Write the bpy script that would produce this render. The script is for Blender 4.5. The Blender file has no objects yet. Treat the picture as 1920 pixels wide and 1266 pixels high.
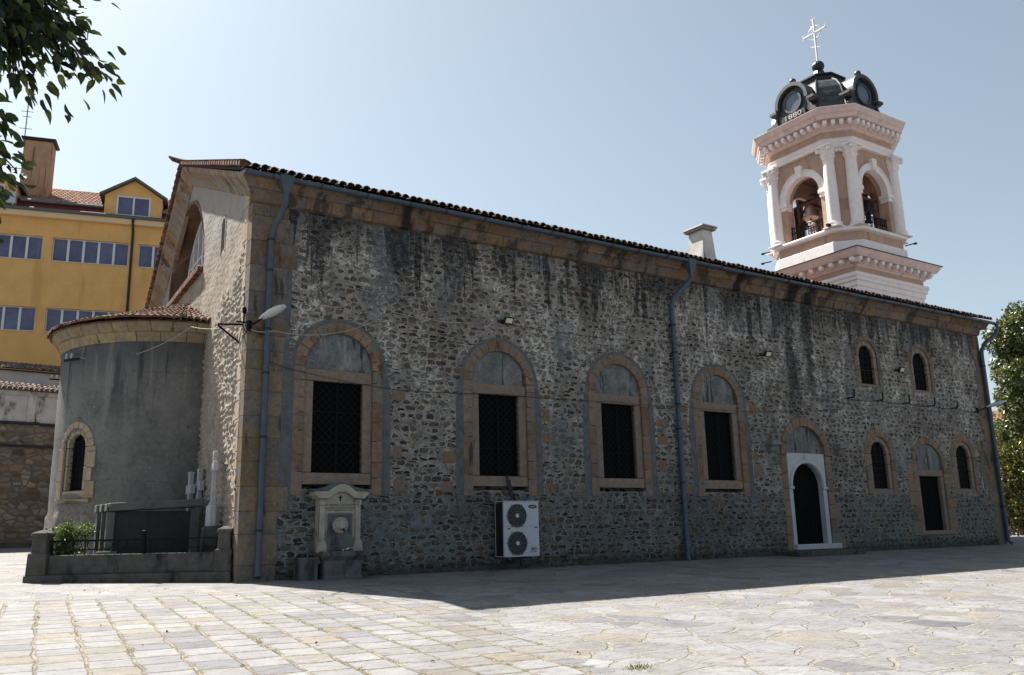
import bpy, bmesh, math, random
import numpy as np
from math import sin, cos, pi, radians, sqrt, atan2
from mathutils import Vector, Matrix
from mathutils.geometry import tessellate_polygon

S = bpy.context.scene
COL = S.collection
random.seed(7)
RNG = np.random.default_rng(11)

# ------------------------------------------------------------------ camera
CAM = Vector((-5.135, -18.0, 0.85))
PITCH, ROLL, YAW = radians(12.66344), radians(-1.29454), radians(-33.30564)
cd = bpy.data.cameras.new('camera')
cam = bpy.data.objects.new('camera', cd)
COL.objects.link(cam)
cd.sensor_width = 36.0
cd.lens = 1626.574 * 36.0 / 1920.0
cd.clip_start, cd.clip_end = 0.05, 5000
_r = Vector((cos(YAW), sin(YAW), 0))
_f = Vector((-sin(YAW), cos(YAW), 0))
_u = Vector((0, 0, 1))
_f2 = _f * cos(PITCH) + _u * sin(PITCH)
_u2 = -_f * sin(PITCH) + _u * cos(PITCH)
_r3 = _r * cos(ROLL) + _u2 * sin(ROLL)
_u3 = -_r * sin(ROLL) + _u2 * cos(ROLL)
M = Matrix((_r3, _u3, -_f2)).transposed().to_4x4()
M.translation = CAM
cam.matrix_world = M
S.camera = cam

# ------------------------------------------------------------------ light
SUN = Vector((-1.91, 6.26, 8.88)).normalized()
W = bpy.data.worlds.new('World')
S.world = W
W.use_nodes = True
wn = W.node_tree
bg = wn.nodes['Background']
sky = wn.nodes.new('ShaderNodeTexSky')
sky.sky_type = 'NISHITA'
sky.sun_disc = False
sky.sun_elevation = math.asin(SUN.z)
sky.sun_rotation = atan2(SUN.x, SUN.y)
sky.altitude = 200
sky.air_density = 1.0
sky.dust_density = 1.9
sky.ozone_density = 1.2
hs = wn.nodes.new('ShaderNodeHueSaturation')
hs.inputs['Saturation'].default_value = 0.58
wn.links.new(sky.outputs[0], hs.inputs['Color'])
tn = wn.nodes.new('ShaderNodeMix')
tn.data_type = 'RGBA'
tn.blend_type = 'MULTIPLY'
tn.inputs[0].default_value = 1.0
tn.inputs[7].default_value = (0.955, 1.03, 1.012, 1)
wn.links.new(hs.outputs[0], tn.inputs[6])
wn.links.new(tn.outputs[2], bg.inputs[0])
bg.inputs[1].default_value = 0.058
ld = bpy.data.lights.new('sun', 'SUN')
ld.energy = 5.0
ld.angle = radians(0.53)
ld.color = (1.0, 0.95, 0.87)
sun = bpy.data.objects.new('sun', ld)
COL.objects.link(sun)
sun.rotation_euler = SUN.to_track_quat('Z', 'Y').to_euler()
sun.location = (-20, 40, 60)
S.view_settings.view_transform = 'Standard'
S.view_settings.look = 'None'
S.view_settings.exposure = 1.4
S.view_settings.gamma = 1
S.render.engine = 'CYCLES'
S.cycles.max_bounces = 6
S.cycles.use_denoising = True

KG = 0.033                                  # the plaza rises gently to the north
def gz(y):
    return KG * min(y, 22.0)

# ------------------------------------------------------------------ mesh helpers
class MB:
    def __init__(s):
        s.v, s.f = [], []
    def add(s, vs, fs):
        o = len(s.v)
        s.v += [tuple(p) for p in vs]
        s.f += [tuple(i + o for i in f) for f in fs]
        return s
    def box(s, c, d, rz=0.0, taper=1.0, R=None):
        x, y, z = d[0] / 2, d[1] / 2, d[2] / 2
        P = []
        for sz in (-1, 1):
            t = taper if sz > 0 else 1.0
            for sx, sy in ((-1, -1), (1, -1), (1, 1), (-1, 1)):
                p = Vector((sx * x * t, sy * y * t, sz * z))
                if R is not None:
                    p = R @ p
                elif rz:
                    p = Vector((p.x * cos(rz) - p.y * sin(rz), p.x * sin(rz) + p.y * cos(rz), p.z))
                P.append(p + Vector(c))
        return s.add(P, [(0, 3, 2, 1), (4, 5, 6, 7), (0, 1, 5, 4), (1, 2, 6, 5), (2, 3, 7, 6), (3, 0, 4, 7)])
    def bb(s, x0, x1, y0, y1, z0, z1):
        return s.box(((x0 + x1) / 2, (y0 + y1) / 2, (z0 + z1) / 2), (x1 - x0, y1 - y0, z1 - z0))
    def bar(s, a, b, w, h=None):
        a, b = Vector(a), Vector(b)
        d = b - a
        R = d.to_track_quat('Z', 'Y').to_matrix()
        return s.box((a + b) / 2, (w, h or w, d.length), R=R)
    def tube(s, pts, r, n=8, cap=True):
        pts = [Vector(p) for p in pts]
        rs = r if isinstance(r, (list, tuple)) else [r] * len(pts)
        rings, up = [], None
        for i, p in enumerate(pts):
            a = pts[max(i - 1, 0)]
            b = pts[min(i + 1, len(pts) - 1)]
            t = (b - a).normalized()
            if up is None:
                up = t.orthogonal().normalized()
            up = (up - t * up.dot(t)).normalized()
            w = t.cross(up)
            rings.append([p + (up * cos(2 * pi * k / n) + w * sin(2 * pi * k / n)) * rs[i] for k in range(n)])
        vs = [q for rg in rings for q in rg]
        fs = []
        for i in range(len(pts) - 1):
            for k in range(n):
                fs.append((i * n + k, i * n + (k + 1) % n, (i + 1) * n + (k + 1) % n, (i + 1) * n + k))
        if cap:
            fs.append(tuple(range(n - 1, -1, -1)))
            fs.append(tuple((len(pts) - 1) * n + k for k in range(n)))
        return s.add(vs, fs)
    def lathe(s, prof, c=(0, 0, 0), n=20, flute=None):
        vs, fs = [], []
        for r, z in prof:
            for k in range(n):
                a = 2 * pi * k / n
                q = r * (flute(a) if flute else 1)
                vs.append((c[0] + q * cos(a), c[1] + q * sin(a), c[2] + z))
        for i in range(len(prof) - 1):
            for k in range(n):
                fs.append((i * n + k, i * n + (k + 1) % n, (i + 1) * n + (k + 1) % n, (i + 1) * n + k))
        fs.append(tuple(range(n - 1, -1, -1)))
        fs.append(tuple((len(prof) - 1) * n + k for k in range(n)))
        return s.add(vs, fs)
    def rings(s, rings, cap=True, closed=True):
        n = len(rings[0])
        vs = [p for r in rings for p in r]
        fs = []
        for i in range(len(rings) - 1):
            for k in range(n if closed else n - 1):
                fs.append((i * n + k, i * n + (k + 1) % n, (i + 1) * n + (k + 1) % n, (i + 1) * n + k))
        if cap:
            fs.append(tuple(range(n - 1, -1, -1)))
            fs.append(tuple((len(rings) - 1) * n + k for k in range(n)))
        return s.add(vs, fs)
    def prism(s, loop, T, d0, d1):
        """closed 2-D loop (a, b); T(a, b, d) gives the point; solid between depths d0 and d1"""
        n = len(loop)
        vs = [T(a, b, d0) for a, b in loop] + [T(a, b, d1) for a, b in loop]
        tri = tessellate_polygon([[Vector((a, b, 0)) for a, b in loop]])
        fs = [tuple(t) for t in tri] + [tuple(i + n for i in reversed(t)) for t in tri]
        fs += [(k, (k + 1) % n, n + (k + 1) % n, n + k) for k in range(n)]
        return s.add(vs, fs)
    def sheet(s, outer, holes, T, d=0.0, reveal=None):
        loops = [outer] + holes
        tri = tessellate_polygon([[Vector((a, b, 0)) for a, b in l] for l in loops])
        flat = [p for l in loops for p in l]
        s.add([T(a, b, d) for a, b in flat], [tuple(t) for t in tri])
        if reveal:
            for h in holes:
                n = len(h)
                s.add([T(a, b, d) for a, b in h] + [T(a, b, d + reveal) for a, b in h],
                      [(k, (k + 1) % n, n + (k + 1) % n, n + k) for k in range(n)])
        return s

def obj(name, mb, mat, parent=None, smooth=False, bevel=0.0, seg=1, fix=True, angle=35):
    me = bpy.data.meshes.new(name)
    me.from_pydata(mb.v, [], mb.f)
    me.update()
    if fix:
        bm = bmesh.new()
        bm.from_mesh(me)
        bmesh.ops.recalc_face_normals(bm, faces=bm.faces)
        bm.to_mesh(me)
        bm.free()
    me.materials.append(mat)
    o = bpy.data.objects.new(name, me)
    COL.objects.link(o)
    if smooth:
        me.polygons.foreach_set('use_smooth', [True] * len(me.polygons))
        try:
            me.set_sharp_from_angle(angle=radians(angle))
        except Exception:
            pass
    if bevel:
        m = o.modifiers.new('bevel', 'BEVEL')
        m.width = bevel
        m.segments = seg
        m.limit_method = 'ANGLE'
        m.angle_limit = radians(40)
    if parent is not None:
        o.parent = parent
        pl = parent
        off = Vector()
        while pl is not None:
            off += pl.location
            pl = pl.parent
    return o

def tag(o, label=None, cat=None, group=None, kind=None):
    if label: o['label'] = label
    if cat: o['category'] = cat
    if group: o['group'] = group
    if kind: o['kind'] = kind
    return o

def thing(name, label, cat, loc=(0, 0, 0), rz=0.0, group=None):
    o = bpy.data.objects.new(name, None)
    o.empty_display_size = 0.3
    COL.objects.link(o)
    o.location = loc
    o.rotation_euler = (0, 0, rz)
    return tag(o, label, cat, group)

def dup(root, loc=None, rz=None, label=None):
    r = root.copy()
    COL.objects.link(r)
    if loc is not None: r.location = loc
    if rz is not None: r.rotation_euler = (0, 0, rz)
    if label: r['label'] = label
    for ch in list(root.children):
        c = ch.copy(); COL.objects.link(c); c.parent = r
        for g in list(ch.children):
            d = g.copy(); COL.objects.link(d); d.parent = c
    return r

def text(name, body, size, mat, parent, T, align='CENTER', ext=0.004, font_scale=(1, 1)):
    """flat lettering turned into a mesh; T(a, b) maps letter coordinates to a point, 3rd arg is depth"""
    cu = bpy.data.curves.new(name, 'FONT')
    cu.body = body
    cu.size = size
    cu.align_x = align
    cu.align_y = 'CENTER'
    cu.extrude = ext
    cu.resolution_u = 3
    t = bpy.data.objects.new(name, cu)
    COL.objects.link(t)
    dg = bpy.context.evaluated_depsgraph_get()
    me = bpy.data.meshes.new_from_object(t.evaluated_get(dg))
    bpy.data.objects.remove(t)
    me.name = name
    for v in me.vertices:
        v.co = Vector(T(v.co.x * font_scale[0], v.co.y * font_scale[1], v.co.z))
    me.materials.clear()
    me.materials.append(mat)
    o = bpy.data.objects.new(name, me)
    COL.objects.link(o)
    if parent is not None:
        o.parent = parent
    return o

def arc(cx, cz, r, a0, a1, n):
    return [(cx + r * cos(a0 + (a1 - a0) * i / n), cz + r * sin(a0 + (a1 - a0) * i / n)) for i in range(n + 1)]

def arch_loop(cx, hw, z0, zs, n=16):
    """rectangle with a half-round top: springing at zs, counter-clockwise"""
    return [(cx - hw, z0), (cx + hw, z0)] + arc(cx, zs, hw, 0, pi, n)

# ------------------------------------------------------------------ material helpers
class NT:
    def __init__(s, name, rough=0.85, spec=0.3, metal=0.0):
        s.m = bpy.data.materials.new(name)
        s.m.use_nodes = True
        s.t = s.m.node_tree
        s.b = s.t.nodes['Principled BSDF']
        s.b.inputs['Roughness'].default_value = rough
        s.b.inputs['Specular IOR Level'].default_value = spec
        s.b.inputs['Metallic'].default_value = metal
    def set(s, node, k, v):
        i = node.inputs[k]
        if isinstance(v, bpy.types.NodeSocket):
            s.t.links.new(v, i)
        elif isinstance(v, (tuple, list)) and i.type == 'RGBA' and len(v) == 3:
            i.default_value = (*v, 1)
        else:
            i.default_value = v
    def n(s, typ, ins=None, **props):
        nd = s.t.nodes.new('ShaderNode' + typ)
        for k, v in props.items(): setattr(nd, k, v)
        for k, v in (ins or {}).items(): s.set(nd, k, v)
        return nd
    def m_(s, op, a, b=0.0, c=0.0, clamp=False):
        return s.n('Math', {0: a, 1: b, 2: c}, operation=op, use_clamp=clamp).outputs[0]
    def mix(s, f, a, b, mode='MIX'):
        nd = s.n('Mix', data_type='RGBA', blend_type=mode)
        s.set(nd, 0, f); s.set(nd, 6, a); s.set(nd, 7, b)
        return nd.outputs[2]
    def ss(s, v, lo, hi, a=0.0, b=1.0):
        return s.n('MapRange', {0: v, 1: lo, 2: hi, 3: a, 4: b}, interpolation_type='SMOOTHSTEP').outputs[0]
    def lin(s, v, lo, hi, a=0.0, b=1.0):
        return s.n('MapRange', {0: v, 1: lo, 2: hi, 3: a, 4: b}).outputs[0]
    def ramp(s, f, stops, mode='LINEAR'):
        nd = s.n('ValToRGB', {0: f})
        cr = nd.color_ramp
        cr.interpolation = mode
        while len(cr.elements) < len(stops): cr.elements.new(0.5)
        for e, (p, c) in zip(cr.elements, stops):
            e.position = p
            e.color = (*c, 1) if len(c) == 3 else c
        return nd.outputs[0]
    def co(s):
        return s.n('TexCoord').outputs['Object']
    def sep(s, v):
        return s.n('SeparateXYZ', {0: v}).outputs
    def comb(s, x, y, z=0.0):
        return s.n('CombineXYZ', {0: x, 1: y, 2: z}).outputs[0]
    def vm(s, op, a, b):
        return s.n('VectorMath', {0: a, 1: b}, operation=op).outputs[0]
    def noise(s, v, scale=5.0, det=4.0, rough=0.55, dist=0.0, col=False):
        nd = s.n('TexNoise', {'Vector': v, 'Scale': scale, 'Detail': det, 'Roughness': rough, 'Distortion': dist})
        return nd.outputs['Color' if col else 'Fac']
    def vor(s, v, scale=1.0, rnd=1.0, feature='F1', dim='2D'):
        return s.n('TexVoronoi', {'Vector': v, 'Scale': scale, 'Randomness': rnd}, feature=feature, voronoi_dimensions=dim)
    def rnd_island(s):
        return s.n('NewGeometry').outputs['Random Per Island']
    def bump(s, h, strength=0.5, dist=0.02, normal=None):
        ins = {'Strength': strength, 'Distance': dist, 'Height': h}
        if normal is not None: ins['Normal'] = normal
        return s.n('Bump', ins).outputs[0]
    def done(s, col=None, rough=None, normal=None):
        if col is not None: s.set(s.b, 'Base Color', col)
        if rough is not None: s.set(s.b, 'Roughness', rough)
        if normal is not None: s.set(s.b, 'Normal', normal)
        return s.m

def simple(name, c, rough=0.7, var=0.25, scale=6.0, bump=0.15, metal=0.0, spec=0.3, stain=None, bdist=0.01):
    k = NT(name, rough, spec, metal)
    v = k.co()
    n1 = k.noise(v, scale, 5)
    n2 = k.noise(v, scale * 7, 3)
    f = k.m_('ADD', k.m_('MULTIPLY', n1, 0.7), k.m_('MULTIPLY', n2, 0.3))
    lo = tuple(x * (1 - var) for x in c)
    hi = tuple(min(1, x * (1 + var)) for x in c)
    col = k.ramp(f, [(0.3, lo), (0.7, hi)])
    if stain:
        xyz = k.sep(v)
        sv = k.comb(k.m_('MULTIPLY', k.m_('ADD', xyz[0], xyz[1]), stain[1]), k.m_('MULTIPLY', xyz[2], stain[2]), 0.0)
        sn = k.ss(k.noise(sv, 1.0, 4, 0.6), stain[3], stain[3] + 0.15)
        col = k.mix(sn, col, stain[0])
    return k.done(col, None, k.bump(f, bump, bdist) if bump else None)

def mat_rubble(name, u_add=True, big=False, coords=None):
    """random rubble in wide mortar: stone heads of mixed colour, pale lime bloom and black run-off streaks"""
    k = NT(name, 0.92, 0.15)
    p = k.co()
    x, y, z = k.sep(p)[:3]
    u = k.m_('ADD', x, y)
    n_lo = k.noise(p, 0.9, 4)
    dv = k.noise(p, 3.0, 3, 0.5, 0, True)
    dvs = k.sep(dv)
    su, sz = (2.9, 4.6) if big else (3.75, 6.2)
    uu = k.m_('ADD', k.m_('MULTIPLY', u, su), k.m_('MULTIPLY', dvs[0], 0.75))
    vv = k.m_('ADD', k.m_('MULTIPLY', z, sz), k.m_('MULTIPLY', dvs[1], 0.75))
    RN = 0.85 if big else 0.62
    if not big:
        row = k.m_('FLOOR', vv)
        uu = k.m_('ADD', uu, k.m_('MULTIPLY', k.n('TexWhiteNoise', {'W': row}, noise_dimensions='1D').outputs['Value'], 9.7))
    pv = k.comb(uu, vv)
    f1 = k.vor(pv, 1.0, RN)
    ed = k.vor(pv, 1.0, RN, 'DISTANCE_TO_EDGE').outputs['Distance']
    cr = k.sep(f1.outputs['Color'])
    fine = k.noise(p, 22.0, 4, 0.6)
    # how much of the stone shows: random per stone, less in the plastered areas
    cover = k.ss(n_lo, 0.46, 0.64)
    mid = k.noise(p, 7.0, 4, 0.6)
    zone_lo = k.ss(z, 1.95, 1.7)
    if big:
        th = k.lin(cr[0], 0, 1, 0.02, 0.14)
        edn = k.m_('ADD', ed, k.m_('MULTIPLY', k.m_('SUBTRACT', fine, 0.5), 0.16))
    else:
        rad = k.m_('SUBTRACT', k.lin(cr[0], 0, 1, 0.52, 0.20), k.m_('MULTIPLY', cover, 0.15))
        rad = k.m_('ADD', rad, k.m_('MULTIPLY', zone_lo, 0.03))
        dn = k.m_('ADD', f1.outputs['Distance'], k.m_('ADD', k.m_('MULTIPLY', k.m_('SUBTRACT', fine, 0.5), 0.20), k.m_('MULTIPLY', k.m_('SUBTRACT', mid, 0.5), 0.30)))
        fv = k.m_('FRACT', vv)
        bed = k.m_('MINIMUM', fv, k.m_('SUBTRACT', 1.0, fv))
        bed = k.m_('ADD', bed, k.m_('MULTIPLY', k.m_('SUBTRACT', mid, .5), .3))
        dn = k.m_('MAXIMUM', dn, k.m_('SUBTRACT', k.m_('ADD', rad, .08), k.m_('MULTIPLY', k.m_('MINIMUM', ed, bed), 1.2)))
        # chips pressed into the mortar between the larger stones
        f2 = k.vor(k.comb(k.m_('MULTIPLY', uu, 2.3), k.m_('MULTIPLY', vv, 2.1)), 1.0, 0.95)
        c2 = k.sep(f2.outputs['Color'])
        r2 = k.lin(c2[0], .45, 1.0, 0.0, .36)
        chip = k.m_('MULTIPLY', k.ss(k.m_('ADD', f2.outputs['Distance'], k.m_('MULTIPLY', k.m_('SUBTRACT', fine, .5), .25)), k.m_('ADD', r2, .05), k.m_('SUBTRACT', r2, .05)), k.m_('GREATER_THAN', c2[0], .5))
        edn, th = k.m_('SUBTRACT', rad, dn), -0.02
    mask = k.n('MapRange', {0: edn, 1: th, 2: k.m_('ADD', th, 0.045), 3: 0.0, 4: 1.0}, interpolation_type='SMOOTHSTEP').outputs[0]
    if big:
        st = k.ramp(cr[1], [(0, (.11, .08, .055)), (.25, (.28, .20, .13)), (.5, (.20, .17, .145)), (.75, (.38, .29, .195)), (1, (.15, .11, .08))])
        st = k.mix(k.lin(fine, .35, .7, 0.0, 0.6), st, k.mix(0.6, st, (.28, .26, .24), 'MULTIPLY'))
        mo = k.ramp(k.noise(p, 4.0, 5, 0.65), [(0.3, (.09, .08, .065)), (0.7, (.2, .175, .14))])
        col = k.mix(mask, mo, st)
    else:
        st = k.ramp(cr[1], [(0, (.018, .016, .015)), (.16, (.046, .034, .027)), (.32, (.078, .066, .056)), (.45, (.115, .10, .084)), (.58, (.036, .036, .039)), (.70, (.15, .132, .115)), (.80, (.12, .068, .042)), (.9, (.21, .16, .10)), (1, (.06, .056, .054))])
        st = k.mix(k.lin(mid, .3, .7, 0.0, 0.75), st, k.mix(1.0, st, (.42, .40, .40), 'MULTIPLY'))
        st = k.mix(k.ss(fine, .55, .66), st, (.24, .225, .205))
        g2 = k.noise(p, 48.0, 3, .6)
        gr = k.m_('ADD', k.m_('MULTIPLY', k.noise(p, 3.4, 5, 0.68), .5), k.m_('ADD', k.m_('MULTIPLY', fine, .3), k.m_('MULTIPLY', g2, .2)))
        mo = k.ramp(gr, [(0.36, (.078, .072, .066)), (0.47, (.176, .162, .147)), (0.57, (.295, .272, .246)), (0.65, (.40, .37, .335))])
        mo = k.mix(zone_lo, mo, k.ramp(gr, [(.36, (.058, .064, .066)), (.50, (.125, .134, .132)), (.64, (.225, .234, .226))]))
        cst = k.ramp(c2[1], [(0, (.035, .032, .031)), (.35, (.115, .095, .075)), (.7, (.19, .175, .155)), (1, (.055, .053, .054))])
        mo = k.mix(k.m_('MULTIPLY', chip, .9), mo, cst)
        # lime bloom: broad pale patches and bright rims round the stones of the upper wall
        lz = k.m_('MULTIPLY', k.ss(z, 2.4, 5.4), k.ss(z, 8.2, 7.2))
        ln = k.noise(k.comb(k.m_('MULTIPLY', u, 0.75), k.m_('MULTIPLY', z, 0.42)), 1.5, 6, 0.68)
        lime = k.m_('MULTIPLY', k.ss(ln, 0.45, 0.58), lz)
        rim = k.m_('MULTIPLY', k.ss(edn, -.17, -.03), k.ss(mid, .43, .53))
        allr = k.m_('MULTIPLY', rim, k.m_('ADD', k.m_('MULTIPLY', lime, 0.8), 0.26), 0, True)
        blot = k.m_('MULTIPLY', k.m_('MULTIPLY', k.ss(k.noise(p, 5.2, 6, .7), .49, .57), lime), 0.9)
        lm = k.m_('MAXIMUM', allr, blot)
        mo = k.mix(lm, mo, k.ramp(fine, [(.3, (.36, .34, .31)), (.6, (.60, .58, .54))]))
        col = k.mix(k.m_('MULTIPLY', mask, k.lin(k.m_('MULTIPLY', lime, k.noise(p, 2.2, 4)), 0, .8, 1.0, .55)), mo, st)
        # smooth grey cement smeared in long vertical tongues under the eaves
        cw = k.noise(k.comb(k.m_('MULTIPLY', u, 1.15), k.m_('MULTIPLY', z, .20), 4.0), 1.0, 4, .6)
        reach = k.m_('ADD', 7.6, k.m_('MULTIPLY', k.m_('SUBTRACT', cw, .5), -9.0))
        cem = k.m_('MULTIPLY', k.ss(z, reach, k.m_('ADD', reach, .5)), k.ss(z, 5.3, 6.2))
        low = k.m_('MULTIPLY', k.ss(k.noise(k.comb(k.m_('MULTIPLY', u, .8), k.m_('MULTIPLY', z, .5), 9.0), 1.0, 5, .65), .55, .63), .75)
        cem = k.m_('MULTIPLY', k.m_('MAXIMUM', cem, low), k.lin(mid, .35, .6, 1.0, .55))
        col = k.mix(cem, col, k.ramp(gr, [(.38, (.095, .102, .108)), (.62, (.178, .184, .190))]))
        # black run-off
        def run(fu, fz, w, lo, hi, amp):
            sn = k.noise(k.comb(k.m_('MULTIPLY', u, fu), k.m_('MULTIPLY', z, fz), w), 1.0, 5, 0.66)
            lim = k.m_('SUBTRACT', lo, k.m_('MULTIPLY', k.ss(z, 4.8, 8.0), hi))
            return k.m_('MULTIPLY', k.ss(sn, lim, k.m_('ADD', lim, 0.06)), amp)
        def drip(x0, w, z0, z1, amp):
            a = k.m_('ABSOLUTE', k.m_('SUBTRACT', k.m_('ADD', u, k.m_('MULTIPLY', k.m_('SUBTRACT', k.noise(p, 1.3, 4, .65), .5), .8)), x0))
            return k.m_('MULTIPLY', k.m_('MULTIPLY', k.ss(a, w, w * .3), k.ss(z, z0, z1)), amp)
        d = k.m_('MAXIMUM', run(2.6, .17, 0.0, .73, .245, 1.0), run(.9, .26, 7.0, .715, .22, .95))
        d = k.m_('MAXIMUM', d, k.m_('MULTIPLY', k.m_('MULTIPLY', k.ss(z, 6.9, 7.9), k.ss(k.noise(k.comb(k.m_('MULTIPLY', u, .7), 3.0), 1.0, 5, .65), .44, .56)), .75))
        for args in ((3.55, .36, 5.9, 7.3, .95), (5.1, .34, 6.3, 7.2, .9), (17.4, .42, 3.4, 5.6, 1.0), (18.3, .34, 4.4, 6.0, 1.0), (14.9, .8, 6.3, 7.4, .8), (9.3, .5, 7.0, 7.6, .7)):
            d = k.m_('MAXIMUM', d, drip(*args))
        d = k.m_('MULTIPLY', d, k.lin(k.m_('ADD', k.m_('MULTIPLY', fine, .5), k.m_('MULTIPLY', mid, .5)), .38, .60, 1.0, .62))
        col = k.mix(k.m_('MULTIPLY', d, 0.95), col, (.013, .014, .018))
        big2 = k.noise(k.comb(k.m_('MULTIPLY', u, .35), k.m_('MULTIPLY', z, .5), 2.0), 1.0, 5, .6)
        col = k.mix(k.ss(big2, .46, .62), col, k.mix(1.0, col, (.76, .75, .75), 'MULTIPLY'))
        spl = k.ss(k.m_('ADD', z, k.m_('MULTIPLY', k.m_('SUBTRACT', mid, .5), .7)), .42, .08)
        col = k.mix(k.m_('MULTIPLY', spl, .7), col, (.035, .033, .031))
    hgt = k.m_('ADD', k.m_('MULTIPLY', mask, k.lin(ed, 0, .5, .4, 1.0)), k.m_('MULTIPLY', fine, 0.5))
    if not big: hgt = k.m_('ADD', hgt, k.m_('MULTIPLY', chip, .4))
    return k.done(col, None, k.bump(hgt, 0.9, 0.06))

def mat_sandstone(name, a=(.27, .16, .085), b=(.35, .24, .135), g=(.20, .17, .14), dark=(.045, .036, .03), dk=.62, drips=()):
    k = NT(name, 0.9, 0.15)
    p = k.co()
    r = k.rnd_island()
    n1 = k.noise(p, 2.6, 5, 0.6)
    n2 = k.noise(p, 26, 4, 0.6)
    c = k.ramp(r, [(0, a), (.35, b), (.6, tuple(x * .82 for x in a)), (.8, g), (1, b)])
    c = k.mix(k.ss(n1, .44, .62), c, g)
    c = k.mix(k.lin(k.noise(p, 9, 5, .65), .35, .65, 0, .5), c, k.mix(1.0, c, (.5, .48, .46), 'MULTIPLY'))
    xyz = k.sep(p)
    c = k.mix(k.ss(k.noise(p, 1.7, 6, .68), dk, dk + .14), c, dark)
    c = k.mix(k.m_('MULTIPLY', k.ss(k.noise(k.comb(k.m_('MULTIPLY', xyz[0], 2.3), k.m_('MULTIPLY', xyz[2], .5), k.m_('MULTIPLY', xyz[1], 2.3)), 1.0, 5, .65), dk - .02, dk + .06), .8), c, dark)
    for x0, w in drips:
        da = k.m_('ABSOLUTE', k.m_('SUBTRACT', k.m_('ADD', xyz[0], k.m_('MULTIPLY', k.m_('SUBTRACT', n1, .5), .6)), x0))
        c = k.mix(k.m_('MULTIPLY', k.ss(da, w, w * .4), .92), c, (.014, .014, .017))
    c = k.mix(k.lin(n2, .35, .7, 0, .45), c, k.mix(1.0, c, (.45, .42, .4), 'MULTIPLY'))
    return k.done(c, None, k.bump(k.m_('ADD', n1, k.m_('MULTIPLY', n2, .5)), .5, .02))

def mat_plaster(name, c, var=.2, streak=None, bump=.3):
    return simple(name, c, .92, var, 2.2, bump, spec=.15, stain=streak, bdist=.015)

def mat_tile(name, c0=(.16, .07, .045), c1=(.30, .17, .12), dark=(.035, .028, .026)):
    k = NT(name, .9, .15)
    p = k.co()
    r = k.rnd_island()
    c = k.ramp(r, [(0, c0), (.3, c1), (.55, tuple(x * .7 for x in c0)), (.8, (.22, .16, .13)), (1, c0)])
    n = k.noise(p, 9, 5, .65)
    c = k.mix(k.ss(n, .45, .62), c, dark)
    return k.done(c, None, k.bump(n, .4, .01))

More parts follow.
